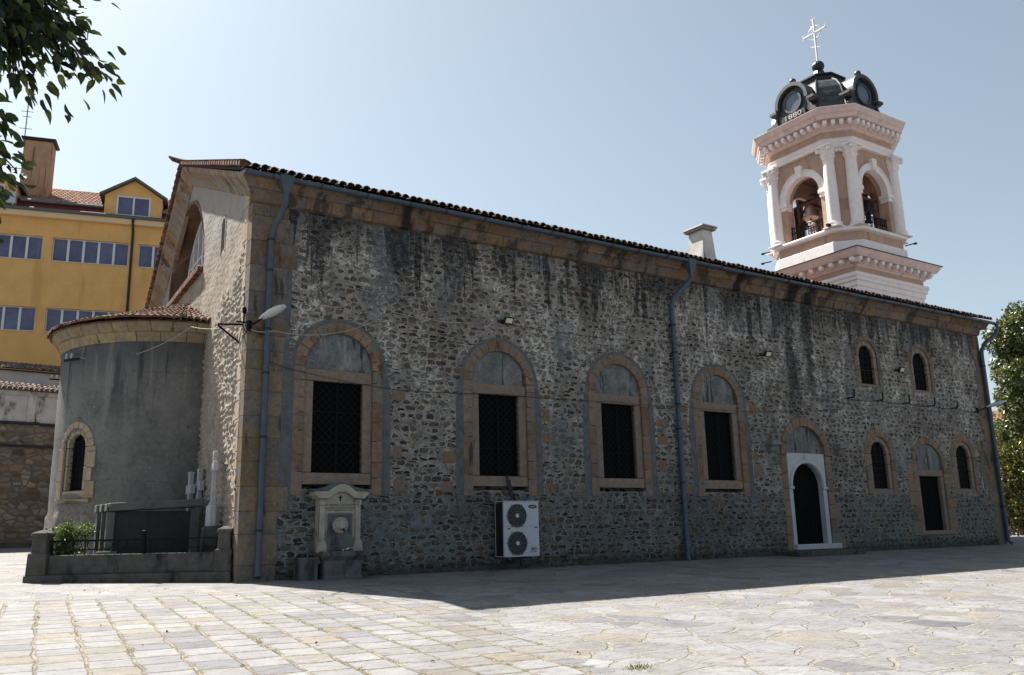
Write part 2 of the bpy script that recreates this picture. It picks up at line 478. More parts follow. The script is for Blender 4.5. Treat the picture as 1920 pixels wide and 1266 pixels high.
def mat_paving():
    k = NT('paving_stone', .78, .25)
    p = k.co()
    x, y, z = k.sep(p)[:3]
    ca, sa = cos(radians(-5)), sin(radians(-5))
    wob = k.sep(k.noise(p, 1.7, 3, .5, 0, True))
    a = k.m_('ADD', k.m_('ADD', k.m_('MULTIPLY', x, ca), k.m_('MULTIPLY', y, sa)), k.m_('MULTIPLY', k.m_('SUBTRACT', wob[0], .5), .12))
    b = k.m_('ADD', k.m_('ADD', k.m_('MULTIPLY', x, -sa), k.m_('MULTIPLY', y, ca)), k.m_('MULTIPLY', k.m_('SUBTRACT', wob[1], .5), .14))
    # squared slabs in courses that run away from the viewer
    cw, cl = .435, .46
    ci = k.m_('FLOOR', k.m_('DIVIDE', a, cw))
    fa = k.m_('SUBTRACT', k.m_('DIVIDE', a, cw), ci)
    off = k.n('TexWhiteNoise', {'W': ci}, noise_dimensions='1D').outputs['Value']
    bb = k.m_('ADD', k.m_('DIVIDE', b, cl), k.m_('MULTIPLY', off, 7.3))
    bi0 = k.m_('FLOOR', bb)
    jit = k.m_('MULTIPLY', k.m_('SUBTRACT', k.n('TexWhiteNoise', {'Vector': k.comb(ci, bi0, 3.1)}, noise_dimensions='3D').outputs['Value'], .5), .3)
    bj = k.m_('ADD', bb, jit)
    bi = bi0
    fb = k.m_('SUBTRACT', bb, bi0)
    ea = k.m_('MULTIPLY', k.m_('MINIMUM', fa, k.m_('SUBTRACT', 1.0, fa)), cw)
    eb = k.m_('MULTIPLY', k.m_('MINIMUM', fb, k.m_('SUBTRACT', 1.0, fb)), cl)
    fine = k.noise(p, 30, 4, .6)
    med = k.noise(p, 5, 5, .6)
    jn = k.m_('MULTIPLY', k.m_('SUBTRACT', fine, .5), .03)
    eb = k.m_('SUBTRACT', eb, k.m_('MULTIPLY', k.ss(med, .4, .66), .016))
    e1 = k.m_('ADD', k.m_('MINIMUM', ea, k.m_('ADD', eb, k.m_('MULTIPLY', k.m_('SUBTRACT', med, .5), .03))), jn)
    rs = k.n('TexWhiteNoise', {'Vector': k.comb(ci, bi, 0.0)}, noise_dimensions='3D').outputs['Color']
    # crazy paving
    pv = k.comb(k.m_('ADD', k.m_('MULTIPLY', x, 1.75), k.m_('MULTIPLY', wob[0], .45)), k.m_('ADD', k.m_('MULTIPLY', y, 1.75), k.m_('MULTIPLY', wob[1], .45)))
    vf = k.vor(pv, 1.0, .95)
    ve = k.vor(pv, 1.0, .95, 'DISTANCE_TO_EDGE').outputs['Distance']
    e2 = k.m_('ADD', k.m_('MULTIPLY', ve, .55), k.m_('ADD', jn, k.m_('MULTIPLY', k.m_('SUBTRACT', med, .5), .05)))
    # where which
    lim = k.m_('ADD', k.m_('MULTIPLY', k.m_('ADD', y, 11.7), .3), k.m_('MULTIPLY', k.m_('SUBTRACT', med, .5), 1.2))
    sel = k.m_('MULTIPLY', k.m_('LESS_THAN', x, lim), k.m_('LESS_THAN', y, k.m_('ADD', -2.2, k.m_('MULTIPLY', x, -.12))))
    e = k.n('Mix', {0: sel, 2: e2, 3: e1}).outputs[0]
    rc = k.mix(sel, vf.outputs['Color'], rs)
    r = k.sep(rc)
    stone = k.ramp(r[0], [(0, (.175, .177, .194)), (.2, (.262, .260, .268)), (.4, (.212, .205, .200)), (.6, (.288, .285, .288)), (.76, (.236, .234, .244)), (.9, (.25, .228, .192)), (1, (.14, .142, .158))])
    stone = k.mix(k.lin(med, .3, .7, 0, .8), stone, k.mix(1.0, stone, (.72, .70, .68), 'MULTIPLY'))
    big_ = k.noise(p, .55, 5, .6)
    stone = k.mix(k.ss(big_, .45, .65), stone, k.mix(1.0, stone, (.88, .87, .86), 'MULTIPLY'))
    strat = k.noise(k.comb(k.m_('ADD', k.m_('MULTIPLY', x, 4.0), k.m_('MULTIPLY', r[1], 30.0)), k.m_('MULTIPLY', y, 15.0), k.m_('MULTIPLY', r[2], 9.0)), 1.0, 5, .7)
    stone = k.mix(k.ss(strat, .52, .66), stone, k.mix(1.0, stone, (.62, .60, .60), 'MULTIPLY'))
    stone = k.mix(k.lin(fine, .3, .75, 0, .5), stone, k.mix(1.0, stone, (.72, .72, .74), 'MULTIPLY'))
    stone = k.mix(k.ss(k.noise(p, 13, 5, .65), .60, .72), stone, (.11, .107, .104))
    cross = k.m_('LESS_THAN', eb, ea)
    straw = k.mix(k.m_('MULTIPLY', k.ss(k.noise(p, 3.2, 4, .6), .44, .60), k.m_('SUBTRACT', 1.0, k.m_('MULTIPLY', cross, .75))), k.ramp(fine, [(.35, (.06, .052, .043)), (.65, (.19, .165, .125))]), k.ramp(fine, [(.3, (.09, .075, .05)), (.5, (.235, .195, .13)), (.7, (.32, .275, .195))]))
    pale = k.ramp(fine, [(.3, (.10, .09, .075)), (.65, (.285, .265, .235))])
    gap = k.mix(sel, pale, straw)
    jw = k.n('Mix', {0: sel, 2: .019, 3: .0105}).outputs[0]
    jm = k.ss(e, jw, k.m_('ADD', jw, .012))
    # the joints with a dark open edge
    rim = k.m_('MULTIPLY', k.ss(e, k.m_('ADD', jw, .026), k.m_('ADD', jw, .006)), k.ss(k.noise(p, 2.4, 3), .45, .6))
    stone = k.mix(k.m_('MULTIPLY', rim, .8), stone, (.04, .036, .033))
    col = k.mix(jm, gap, stone)
    h = k.m_('ADD', k.m_('MULTIPLY', jm, .6), k.m_('ADD', k.m_('MULTIPLY', med, .5), k.m_('ADD', k.m_('MULTIPLY', fine, .25), k.m_('ADD', k.m_('MULTIPLY', r[1], .3), k.m_('MULTIPLY', strat, .5)))))
    return k.done(col, None, k.bump(h, .7, .03))

def mat_leaf(name, a, b, c=None, tr=.25, rough=.45):
    k = NT(name, rough, .35)
    r = k.rnd_island()
    col = k.ramp(r, [(0, a), (.6, b), (1, c or b)])
    k.set(k.b, 'Base Color', col)
    t = k.n('BsdfTranslucent', {'Color': k.mix(1.0, col, (1.0, 1.1, .5), 'MULTIPLY')})
    mx = k.n('MixShader', {0: tr, 1: k.b.outputs[0], 2: t.outputs[0]})
    out = [n for n in k.t.nodes if n.type == 'OUTPUT_MATERIAL'][0]
    k.t.links.new(mx.outputs[0], out.inputs[0])
    return k.m

MAT = dict(
    rubble=mat_rubble('rubble_wall'), bigrubble=mat_rubble('garden_wall_stone', big=True),
    sand=mat_sandstone('sandstone', (.23, .14, .085), (.29, .205, .135), (.20, .175, .152), dk=.61), sandpale=mat_sandstone('pale_sandstone', (.27, .205, .16), (.29, .23, .185), (.24, .205, .18), dk=.70),
    quoin=mat_sandstone('quoin_stone', (.20, .138, .086), (.25, .195, .130), (.155, .148, .14), dk=.58),
    cornice=mat_sandstone('cornice_stone', (.185, .118, .078), (.25, .178, .118), (.165, .138, .115), dk=.54, drips=((3.6, .24), (17.5, .42), (18.4, .26), (15.0, .2))),
    plaster=mat_plaster('grey_plaster', (.155, .162, .168), .22, ((.05, .05, .052), 3.0, .5, .58)),
    apsepl=None,
    gable=None,
    tile=mat_tile('roof_tile'), tilepale=mat_tile('coping_tile', (.2, .13, .10), (.34, .26, .21)),
    gutter=simple('painted_gutter', (.048, .066, .092), .5, .25, 5, .1, 0, .4),
    glass=simple('dark_glass', (.003, .003, .0035), .5, .2, 3, 0, 0, .05),
    iron=simple('black_iron', (.006, .006, .007), .65, .3, 8, .1, 0, .12),
    marble=simple('white_marble', (.37, .385, .41), .6, .12, 3, .1, stain=((.38, .36, .34), 2.2, 1.2, .62)),
    wood=simple('dark_door_wood', (.006, .0055, .0055), .8, .4, 8, .3, 0, .04),
    concrete=simple('grave_stone', (.075, .07, .064), .9, .42, 5, .8, stain=((.018, .017, .016), 2.0, 1.1, .50), bdist=.03),
    granite=simple('dark_slab', (.032, .034, .033), .7, .3, 6, .3),
    slabtop=simple('grave_slab', (.115, .115, .11), .75, .35, 6, .3),
    paving=mat_paving(),
)

# ================================================================== ground
def ground():
    mb = MB()
    ys = [-160, -40, 22, 60, 1500]
    xs = [-1500, -60, 80, 1500]
    vs = [(x, y, gz(y)) for y in ys for x in xs]
    n = len(xs)
    fs = [(j * n + i, j * n + i + 1, (j + 1) * n + i + 1, (j + 1) * n + i) for j in range(len(ys) - 1) for i in range(n - 1)]
    mb.add(vs, fs)
    tag(obj('paving', mb, MAT['paving'], fix=False), kind='structure')
ground()

# ================================================================== church
CH = thing('church', 'long rubble-stone church with sandstone arched windows, tiled roof and round apse', 'church')
L = 28.75                     # length of the south wall
SK = 0.04                     # the east gable is a little out of square
RIDY, RIDZ, EAZ = 7.3, 11.72, 8.62
NY, NEZ = 13.5, 7.75          # north eave

def TW(a, b, d):              # south wall: a along the wall, b height, d into the wall
    return (a, d, b)
def TG(a, b, d):              # east gable: a = y, b = height, d outwards
    return (SK * a - d, a + SK * d, b)

class Win: pass
holes = []

def blocks_ring(mb, cx, zs, r0, r1, n, y0, y1, gap=.007, a0=0.0, a1=pi, T=TW):
    for i in range(n):
        t0 = a0 + (a1 - a0) * i / n + gap / r1
        t1 = a0 + (a1 - a0) * (i + 1) / n - gap / r1
        tm = (t0 + t1) / 2
        lp = [(cx + r * cos(t), zs + r * sin(t)) for r, t in ((r0, t0), (r1, t0), (r1, tm), (r1, t1), (r0, t1), (r0, tm))]
        dd = random.uniform(-.004, .006)
        mb.prism(lp, T, y0 + dd, y1)
def blocks_col(mb, x0, x1, z0, z1, h, y0, y1, T=TW, ears=0.0, side=1):
    z = z0
    while z < z1 - .03:
        hh = min(h * random.uniform(.75, 1.25), z1 - z)
        if z1 - (z + hh) < .12: hh = z1 - z
        e = ears * random.choice((0, 0, 1, 1)) * random.uniform(.6, 1.1) if ears else 0
        xa, xb = (x0 - e, x1) if side < 0 else (x0, x1 + e)
        dd = random.uniform(-.004, .006)
        mb.prism([(xa, z + .006), (xb, z + .006), (xb, z + hh - .006), (xa, z + hh - .006)], T, y0 + dd, y1)
        z += hh

def grille(x0, x1, z0, z1, y, nx, nz, zs=None, hw=None, cx=None, diag=True, arch=False):
    mb = MB()
    def top(x):
        if not arch: return z1
        return zs + sqrt(max(0.0, hw * hw - (x - cx) ** 2))
    for i in range(1, nx):
        x = x0 + (x1 - x0) * i / nx
        mb.bar((x, y, z0), (x, y, top(x)), .028)
    for j in range(1, nz):
        z = z0 + (z1 - z0) * j / nz
        xa, xb = x0, x1
        if arch and z > zs:
            q = sqrt(max(0.0, hw * hw - (z - zs) ** 2)); xa, xb = cx - q, cx + q
        mb.bar((xa, y + .016, z), (xb, y + .016, z), .026)
    if diag:
        s = .17
        m = int((x1 - x0 + z1 - z0) / s) + 1
        for sg in (1, -1):
            for i in range(1, m):
                c = i * s
                pts = []
                a0, a1 = max(0, c - (z1 - z0)), min(x1 - x0, c)
                if a1 - a0 < .05: continue
                xa, xb = (x0 + a0, x0 + a1) if sg > 0 else (x1 - a0, x1 - a1)
                mb.bar((xa, y - .014, z0 + c - a0), (xb, y - .014, z0 + c - a1), .012)
    return mb

def big_window(cx):
    ow, iw, zs = 1.05, .80, 4.50
    w = MB()
    blocks_ring(w, cx, zs, iw, ow, 13, -.014, .42)
    for sd in (-1, 1):
        x0, x1 = (cx - ow, cx - iw) if sd < 0 else (cx + iw, cx + ow)
        blocks_col(w, x0, x1, 1.72, zs, .42, -.012, .42, ears=.0, side=sd)
        # stray dressed blocks toothed into the rubble beside the jamb
        z = 1.8
        while z < 4.3:
            if random.random() < .62:
                hh, ww = random.uniform(.2, .36), random.uniform(.22, .42)
                g = random.uniform(.22, .28)
                xa, xb = (x0 - g - ww, x0 - g) if sd < 0 else (x1 + g, x1 + g + ww)
                sb_ = MB(); sb_.prism([(xa, z), (xb, z + .01), (xb - .01, z + hh), (xa + .015, z + hh - .01)], TW, -.007, .05)
                obj('dressed_stone', sb_, MAT['sand'], CH, bevel=.012)
            z += random.uniform(.45, .75)
    win = obj('window', w, MAT['sand'], CH, bevel=.012)
    # smooth grey mortar band that hugs the surround
    bnd = MB()
    outer = [(cx - ow - .22, 1.74), (cx - ow - .005, 1.74)] + arc(cx, zs, ow + .005, pi, 0, 18) + [(cx + ow + .005, 1.74), (cx + ow + .2, 1.74)] + [(cx + ow + .19, zs - .5)] + arc(cx, zs, ow + .085, .12, pi - .12, 18) + [(cx - ow - .2, zs - .5)]
    bnd.prism(outer, TW, -.005, .05)
    obj('mortar_band', bnd, MAT['band'], win)
    ty = MB()
    ty.prism([(cx - iw, 4.46)] + [(cx + iw, 4.46)] + arc(cx, zs, iw, 0, pi, 16), TW, .075, .3)
    obj('tympanum', ty, MAT['tymp'], win)
    f = MB()
    f.prism([(cx - iw, 4.2), (cx + iw, 4.2), (cx + iw, 4.455), (cx - iw, 4.455)], TW, .045, .5)
    f.prism([(cx - iw, 2.2), (cx - .585, 2.2), (cx - .585, 4.194), (cx - iw, 4.194)], TW, .05, .5)
    f.prism([(cx + .585, 2.2), (cx + iw, 2.2), (cx + iw, 4.194), (cx + .585, 4.194)], TW, .05, .5)
    f.prism([(cx - iw, 1.95), (cx + iw, 1.95), (cx + iw, 2.194), (cx - iw, 2.194)], TW, .025, .5)
    obj('frame', f, MAT['sandpale'], win, bevel=.014)
    obj('grille', grille(cx - .585, cx + .585, 2.2, 4.2, .13, 2, 3), MAT['iron'], win, fix=False)
    g = MB(); g.bb(cx - .6, cx + .6, .18, .22, 2.15, 4.25)
    obj('glass', g, MAT['glass'], win)
    holes.append(arch_loop(cx, iw + .1, 1.85, zs, 18))

def small_window(cx, z0, zt, hw, ow, z0o, raised=True):
    zs = zt - hw
    w = MB()
    mid = hw + .17
    blocks_ring(w, cx, zs, mid, ow, 9, -.016, .42)
    for sd in (-1, 1):
        x0, x1 = (cx - ow, cx - mid) if sd < 0 else (cx + mid, cx + ow)
        blocks_col(w, x0, x1, z0o, zs, .4, -.014, .42, side=sd)
    win = obj('window', w, MAT['sand'] if raised else MAT['quoin'], CH, bevel=.012)
    f = MB()
    blocks_ring(f, cx, zs, hw, mid, 5, .03, .5)
    for sd in (-1, 1):
        x0, x1 = (cx - mid, cx - hw) if sd < 0 else (cx + hw, cx + mid)
        blocks_col(f, x0, x1, z0, zs, .7, .03, .5)
    f.prism([(cx - mid, z0o), (cx + mid, z0o), (cx + mid, z0 - .006), (cx - mid, z0 - .006)], TW, .012, .5)
    obj('frame', f, MAT['sandpale'], win, bevel=.012)
    obj('grille', grille(cx - hw, cx + hw, z0, zt, .09, 3, 7, zs, hw, cx, False, True), MAT['iron'], win, fix=False)
    g = MB(); g.bb(cx - hw - .05, cx + hw + .05, .135, .16, z0 - .05, zt + .05)
    obj('glass', g, MAT['glass'], win)
    holes.append(arch_loop(cx, mid + .08, z0o + .06, zs, 16))

def mat_tymp():
    k = NT('tympanum_plaster', .92, .15)
    p = k.co()
    x, y, z = k.sep(p)[:3]
    n1 = k.noise(p, 2.5, 6, .66); n2 = k.noise(p, 18, 5, .65)
    g = k.m_('ADD', k.m_('MULTIPLY', n1, .6), k.m_('MULTIPLY', n2, .4))
    c = k.ramp(g, [(.38, (.085, .09, .094)), (.5, (.14, .145, .148)), (.63, (.20, .203, .20))])
    st = k.noise(k.comb(k.m_('MULTIPLY', x, 5.5), k.m_('MULTIPLY', z, .55)), 1.0, 5, .66)
    c = k.mix(k.m_('MULTIPLY', k.ss(st, .55, .62), .85), c, (.022, .023, .026))
    c = k.mix(k.m_('MULTIPLY', k.ss(k.noise(k.comb(k.m_('MULTIPLY', x, 4.0), k.m_('MULTIPLY', z, .7), 5.0), 1.0, 5, .66), .58, .66), .6), c, (.30, .29, .26))
    c = k.mix(k.ss(k.noise(p, 6, 6, .7), .63, .68), c, (.26, .24, .20))
    return k.done(c, None, k.bump(g, .4, .02))
MAT['tymp'] = mat_tymp()
MAT['band'] = simple('mortar_band', (.098, .106, .110), .9, .4, 5, .4, spec=.15)
for cx in (2.08, 6.29, 10.12, 13.96): big_window(cx)
small_window(21.42, 5.58, 6.95, .40, .74, 5.42, False)
small_window(24.60, 5.58, 6.98, .42, .76, 5.42, False)
small_window(21.52, 2.02, 3.60, .43, .86, 1.80)
small_window(26.62, 2.06, 3.64, .42, .84, 1.86)

def main_door():
    cx, zs = 17.68, 3.02
    w = MB()
    blocks_ring(w, cx, zs, .92, 1.20, 9, -.05, .42)
    for sd in (-1, 1):
        x0, x1 = (cx - 1.20, cx - .92) if sd < 0 else (cx + .92, cx + 1.20)
        blocks_col(w, x0, x1, .12, zs, .46, -.014, .42, ears=.34, side=sd)
    # worn corbel stones either side of the arch
    for sx in (-1.62, 1.62):
        cb = MB()
        cb.rings([[(cx + sx + a * wx, .05 - q, z + .015 * a) for a, q in ((-1, 0), (-1.02, wy), (.1, wy * 1.1), (.95, wy), (1, 0))] for z, wx, wy in ((3.04, .09, .10), (3.12, .15, .2), (3.24, .17, .24), (3.27, .22, .34), (3.42, .2, .33))])
        obj('corbel', cb, MAT['plaster'], CH, bevel=.015)
    door = obj('door', w, MAT['sand'], CH, bevel=.014)
    ty = MB(); ty.prism([(cx - .92, 3.09), (cx + .92, 3.09)] + arc(cx, zs + .07, .92, 0, pi, 16), TW, .09, .3)
    obj('tympanum', ty, MAT['tymp'], door)
    ma = MB()
    iw, zi = .72, 2.05
    ma.prism([(cx - .9, 3.085), (cx - .9, .3), (cx - iw, .3)] + arc(cx, zi, iw, pi, 0, 18) + [(cx + iw, .3), (cx + .9, .3), (cx + .9, 3.085)], TW, .02, .42)
    ma.prism(arc(cx, zi, iw + .02, 0, pi, 18) + arc(cx, zi, iw + .13, pi, 0, 18), TW, -.012, .1)
    for sd in (-1, 1):
        ma.bb(cx + sd * .8 - .11, cx + sd * .8 + .11, -.025, .1, 1.97, 2.05)
    # keystone rosette
    ma.lathe([(.0, 0), (.09, .0), (.1, .02), (.06, .05), (0, .055)], (0, 0, 0), 12)
    nv = 5 * 12
    for i in range(len(ma.v) - nv, len(ma.v)):
        x, y, z = ma.v[i]; ma.v[i] = (cx + x, .018 - z, 2.93 + y)
    obj('marble_surround', ma, MAT['marble'], door, bevel=.01)
    d = MB()
    for i in range(8):
        xa = cx - iw + i * 2 * iw / 8
        xb = xa + 2 * iw / 8 - .008
        za = zi + sqrt(max(.0, iw * iw - (xa + .004 - cx) ** 2)); zb = zi + sqrt(max(0, iw * iw - (xb - cx) ** 2))
        xm = (xa + xb) / 2; zm = zi + sqrt(max(0, iw * iw - (xm - cx) ** 2))
        d.prism([(xa, .3), (xb, .3), (xb, zb), (xm, zm), (xa, za)], TW, .2 + (.006 if i in (3, 4) else 0), .26)
    leaf = obj('door_leaf', d, MAT['wood'], door, bevel=.006)
    h = MB(); h.tube([(cx + .06, .2, 1.3), (cx + .06, .14, 1.3), (cx + .06, .14, 1.5), (cx + .06, .2, 1.5)], .014, 6)
    obj('handle', h, MAT['iron'], door)
    st = MB(); st.bb(cx - 1.0, cx + 1.12, -.18, .42, .14, .3)
    obj('threshold', st, MAT['marble'], door, bevel=.015)
    holes.append([(cx - 1.1, .02), (cx + 1.1, .02)] + arc(cx, zs, 1.1, 0, pi, 18))
main_door()

def side_door():
    cx, zs = 24.36, 2.78
    w = MB()
    blocks_ring(w, cx, zs, .84, 1.08, 11, -.014, .42)
    for sd in (-1, 1):
        x0, x1 = (cx - 1.08, cx - .84) if sd < 0 else (cx + .84, cx + 1.08)
        blocks_col(w, x0, x1, .45, zs, .42, -.014, .42, ears=.3, side=sd)
    door = obj('side_door', w, MAT['sand'], CH, bevel=.012)
    ty = MB(); ty.prism([(cx - .84, 2.7), (cx + .84, 2.7)] + arc(cx, zs, .84, 0, pi, 16), TW, .06, .3)
    obj('tympanum', ty, MAT['tymp'], door)
    f = MB()
    f.prism([(cx - .84, 2.48), (cx + .84, 2.48), (cx + .84, 2.695), (cx - .84, 2.695)], TW, .035, .5)
    for x0, x1 in ((cx - .84, cx - .64), (cx + .64, cx + .84)):
        f.prism([(x0, .6), (x1, .6), (x1, 2.474), (x0, 2.474)], TW, .04, .5)
    f.prism([(cx - .95, .45), (cx + 1.0, .45), (cx + 1.0, .594), (cx - .95, .594)], TW, -.03, .5)
    obj('frame', f, MAT['sandpale'], door, bevel=.012)
    d = MB()
    for i in range(6):
        xa = cx - .64 + i * 1.28 / 6
        d.bb(xa, xa + 1.28 / 6 - .008, .15, .2, .6, 2.48)
    obj('door_leaf', d, MAT['wood'], door, bevel=.006)
    holes.append([(cx - .95, .5), (cx + .95, .5)] + arc(cx, zs, .95, 0, pi, 18))
side_door()

# south wall, in one sheet with the openings cut through
sw = MB()
sw.sheet([(0.02, -.6), (L, -.6), (L, 8.3), (0.02, 8.3)], holes, TW, 0.0, .42)
sw.add([(0.02, .42, -.6), (L, .42, -.6), (L, .42, 8.3), (0.02, .42, 8.3)], [(0, 1, 2, 3)])
obj('south_wall', sw, MAT['rubble'], CH, fix=False)
# other walls
ow = MB()
ow.bb(.7, L - .01, 13.05, 13.4, -.6, 7.6)
ow.prism([(.45, -.6), (13.0, -.6), (13.0, 7.6), (RIDY, RIDZ - .55), (.45, 8.25)], lambda a, b, d: (d, a, b), L - .45, L)
obj('rear_wall', ow, MAT['rubble'], CH)

# corner quoins
def quoins(x_of, name, base, far=False):
    mb = MB()
    z, i = -.1, 0
    while z < 8.02:
        h = random.uniform(.34, .62)
        if z + h > 7.95: h = 8.03 - z
        ln = .80 + random.uniform(-.03, .03) + (.2 if random.random() < .2 else 0)
        if far: ln = (.62 if i % 2 else .42) + random.uniform(-.08, .1) + (.55 if 1.6 < z < 3.6 else 0)
        x0, x1 = x_of(ln)
        if not far and random.random() < .35:
            xm = x0 + .45 + random.uniform(-.08, .1)
            for xa, xb in ((x0, xm - .003), (xm + .003, x1)):
                mb.bb(xa, xb, -.016 - random.uniform(0, .004), .3, z + .003, z + h - .003)
        else:
            mb.bb(x0, x1, -.016 - random.uniform(0, .004), .3, z + .003, z + h - .003)
        z += h; i += 1
    qo = obj(name, mb, MAT['quoin'], CH, bevel=.006)
    if not far:
        f = MB(); f.bb(.76, .92, -.008, .05, 1.9, 7.7)
        obj('mortar_fillet', f, MAT['band'], qo, bevel=.004)
quoins(lambda l: (-.018, l), 'quoin', 0)
quoins(lambda l: (L - l, L + .016), 'quoin', 0, True)
gq = MB()
z, i = -.1, 0
while z < 8.2:
    h = random.uniform(.32, .48)
    ln = (.62 if i % 2 else .44) + random.uniform(-.06, .1)
    gq.prism([(.31, z + .006), (.31 + ln * .6, z + .006), (.31 + ln * .6, z + h - .006), (.31, z + h - .006)], TG, -.2, .03)
    z += h; i += 1
gqm = mat_sandstone('sunlit_quoin_stone', (.44, .34, .235), (.50, .42, .32), (.42, .37, .32), dk=.72)  # paler copy of the quoin stone, with the sunlight put into its colour
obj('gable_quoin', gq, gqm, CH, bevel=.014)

# east gable: a real relief of stones standing out of the plaster
def gable():
    st = .03
    ya = np.arange(.30, 13.5 + st, st)
    za = np.arange(-.3, 11.3 + st, st)
    Y, Z = np.meshgrid(ya, za)
    rg = np.random.default_rng(5)
    su, sz = 4.3, 6.6
    JU = rg.uniform(-.38, .38, (99, 99)); JV = rg.uniform(-.34, .34, (99, 99)); RND = rg.uniform(0, 1, (99, 99))
    wob = .12 * np.sin(Y * 5.1 + 1.3 * np.sin(Z * 3.3)) + .1 * np.sin(Z * 7.7 + Y * 2.1)
    U = Y * su + wob + 4; V = Z * sz + wob * .8 + 4
    iu, iv = np.floor(U).astype(int), np.floor(V).astype(int)
    d1 = np.full(Y.shape, 9.0); d2 = np.full(Y.shape, 9.0); rid = np.zeros(Y.shape)
    for a in (-1, 0, 1):
        for b in (-1, 0, 1):
            ju, jv = (iu + a) % 99, (iv + b) % 99
            dx = iu + a + .5 + JU[ju, jv] - U; dy = iv + b + .5 + JV[ju, jv] - V
            d = np.sqrt(dx * dx + dy * dy)
            n = d < d1
            d2 = np.where(n, d1, np.minimum(d2, d)); rid = np.where(n, RND[ju, jv], rid); d1 = np.where(n, d, d1)
    e = (d2 - d1)
    th = .12 + .3 * rid
    q = np.clip((e - th) / .16, 0, 1); q = q * q * (3 - 2 * q)
    keep = rid > .12
    # the upper gable round the lunette is plastered smooth
    lim = 7.25 - .42 * (Y - .8) + .25 * np.sin(Y * 3.1)
    fade = np.clip((lim - Z) / .5, 0, 1)
    fade = np.where(Y > 5.6, np.clip((4.7 - Z) / .4, 0, 1), fade)
    hgt = q * keep * (.020 + .032 * rid) * fade + q * keep * fade * .006 * np.sin(Y * 61 + rid * 40) * np.sin(Z * 53 + rid * 30)
    rough = .007 * (np.sin(Y * 23 + 3 * np.sin(Z * 11)) * np.sin(Z * 19 + 2 * np.sin(Y * 17))) + .012 * np.sin(Y * 3.3 + Z * 1.7) * np.sin(Z * 2.9 - Y)
    hgt = hgt + rough
    top = np.where(Y < RIDY, 8.3 + (RIDZ - .6 - 8.3) * Y / RIDY, RIDZ - .6 - (RIDZ - .6 - NEZ) * (Y - RIDY) / (NY - RIDY))
    Zc = np.minimum(Z, top)
    AC, AZ, AR = 7.75, 8.02, 2.58
    inside = ((Y - AC) ** 2 + (Z - AZ) ** 2 < AR * AR) & (Z > AZ)
    slit = (np.abs(Y - 2.85) < .2) & (Z > 7.75) & (Z < 8.62)
    gone = inside | slit | (Z > top + st * 1.5)
    ny, nz = len(ya), len(za)
    verts = np.stack([SK * Y - hgt, Y, Zc], -1).reshape(-1, 3)
    fs = []
    for j in range(nz - 1):
        for i in range(ny - 1):
            if gone[j, i] and gone[j + 1, i] or gone[j, i + 1] and gone[j + 1, i + 1] or gone[j, i]: continue
            fs.append((j * ny + i, (j + 1) * ny + i, (j + 1) * ny + i + 1, j * ny + i + 1))
    mb = MB(); mb.v = [tuple(p) for p in verts.tolist()]; mb.f = fs
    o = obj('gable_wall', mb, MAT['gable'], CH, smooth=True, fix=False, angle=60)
    # lunette
    tr = MB()
    tr.prism(arc(AC, AZ, AR - .06, 0, pi, 40) + arc(AC, AZ, AR + .05, pi, 0, 40), TG, -.6, .018)
    lun = obj('lunette', tr, MAT['lunette'], CH)
    bk = MB()
    iw = 2.25
    bk.sheet([(AC - 2.7, AZ - .1), (AC + 2.7, AZ - .1)] + arc(AC, AZ, 2.7, 0, pi, 30), [[(AC - iw, AZ + .06), (AC + iw, AZ + .06)] + arc(AC, AZ + .1, iw, 0, pi, 24)], TG, -.42, -.12)
    obj('recess', bk, MAT['lunette'], lun, fix=False)
    fr = MB()
    for y in (-1.9, -1.3, -.65, 0, .65, 1.3, 1.9):
        fr.prism([(AC + y - .05, AZ + .1), (AC + y + .05, AZ + .1), (AC + y + .05, AZ + .1 + sqrt(iw ** 2 - y * y)), (AC + y - .05, AZ + .1 + sqrt(iw ** 2 - y * y))], TG, -.52, -.43)
    fr.prism(arc(AC, AZ + .1, iw - .09, 0, pi, 24) + arc(AC, AZ + .1, iw + .0, pi, 0, 24), TG, -.52, -.425)
    fr.prism([(AC - iw, AZ + 1.1), (AC + iw, AZ + 1.1), (AC + iw - .1, AZ + 1.16), (AC - iw + .1, AZ + 1.16)], TG, -.515, -.44)
    obj('frame', fr, MAT['whiteframe'], lun)
    gl = MB(); gl.prism([(AC - iw - .1, AZ), (AC + iw + .1, AZ)] + arc(AC, AZ + .1, iw + .1, 0, pi, 20), TG, -.56, -.53)
    obj('glass', gl, MAT['glass'], lun)
    sl = MB()
    for i in range(24):
        a = AC - 2.62 + i * 5.24 / 24
        sl.prism([(a, AZ - .14), (a + .2, AZ - .14), (a + .2, AZ - .02), (a + .1, AZ + .03), (a, AZ - .02)], TG, -.42, .15)
    obj('sill_tiles', sl, MAT['tile'], lun)
    # slit window
    s = MB()
    s.prism([(2.60, 7.70), (2.66, 7.70), (2.66, 8.42)] + arc(2.85, 8.42, .19, pi, 0, 10) + [(3.04, 7.70), (3.1, 7.70), (3.1, 8.42)] + arc(2.85, 8.42, .25, 0, pi, 10), TG, -.5, .012)
    so = obj('slit_window', s, MAT['gable'], CH)
    g = MB(); g.prism([(2.6, 7.7), (3.1, 7.7), (3.1, 8.7), (2.6, 8.7)], TG, -.36, -.3)
    obj('glass', g, MAT['glass'], so)
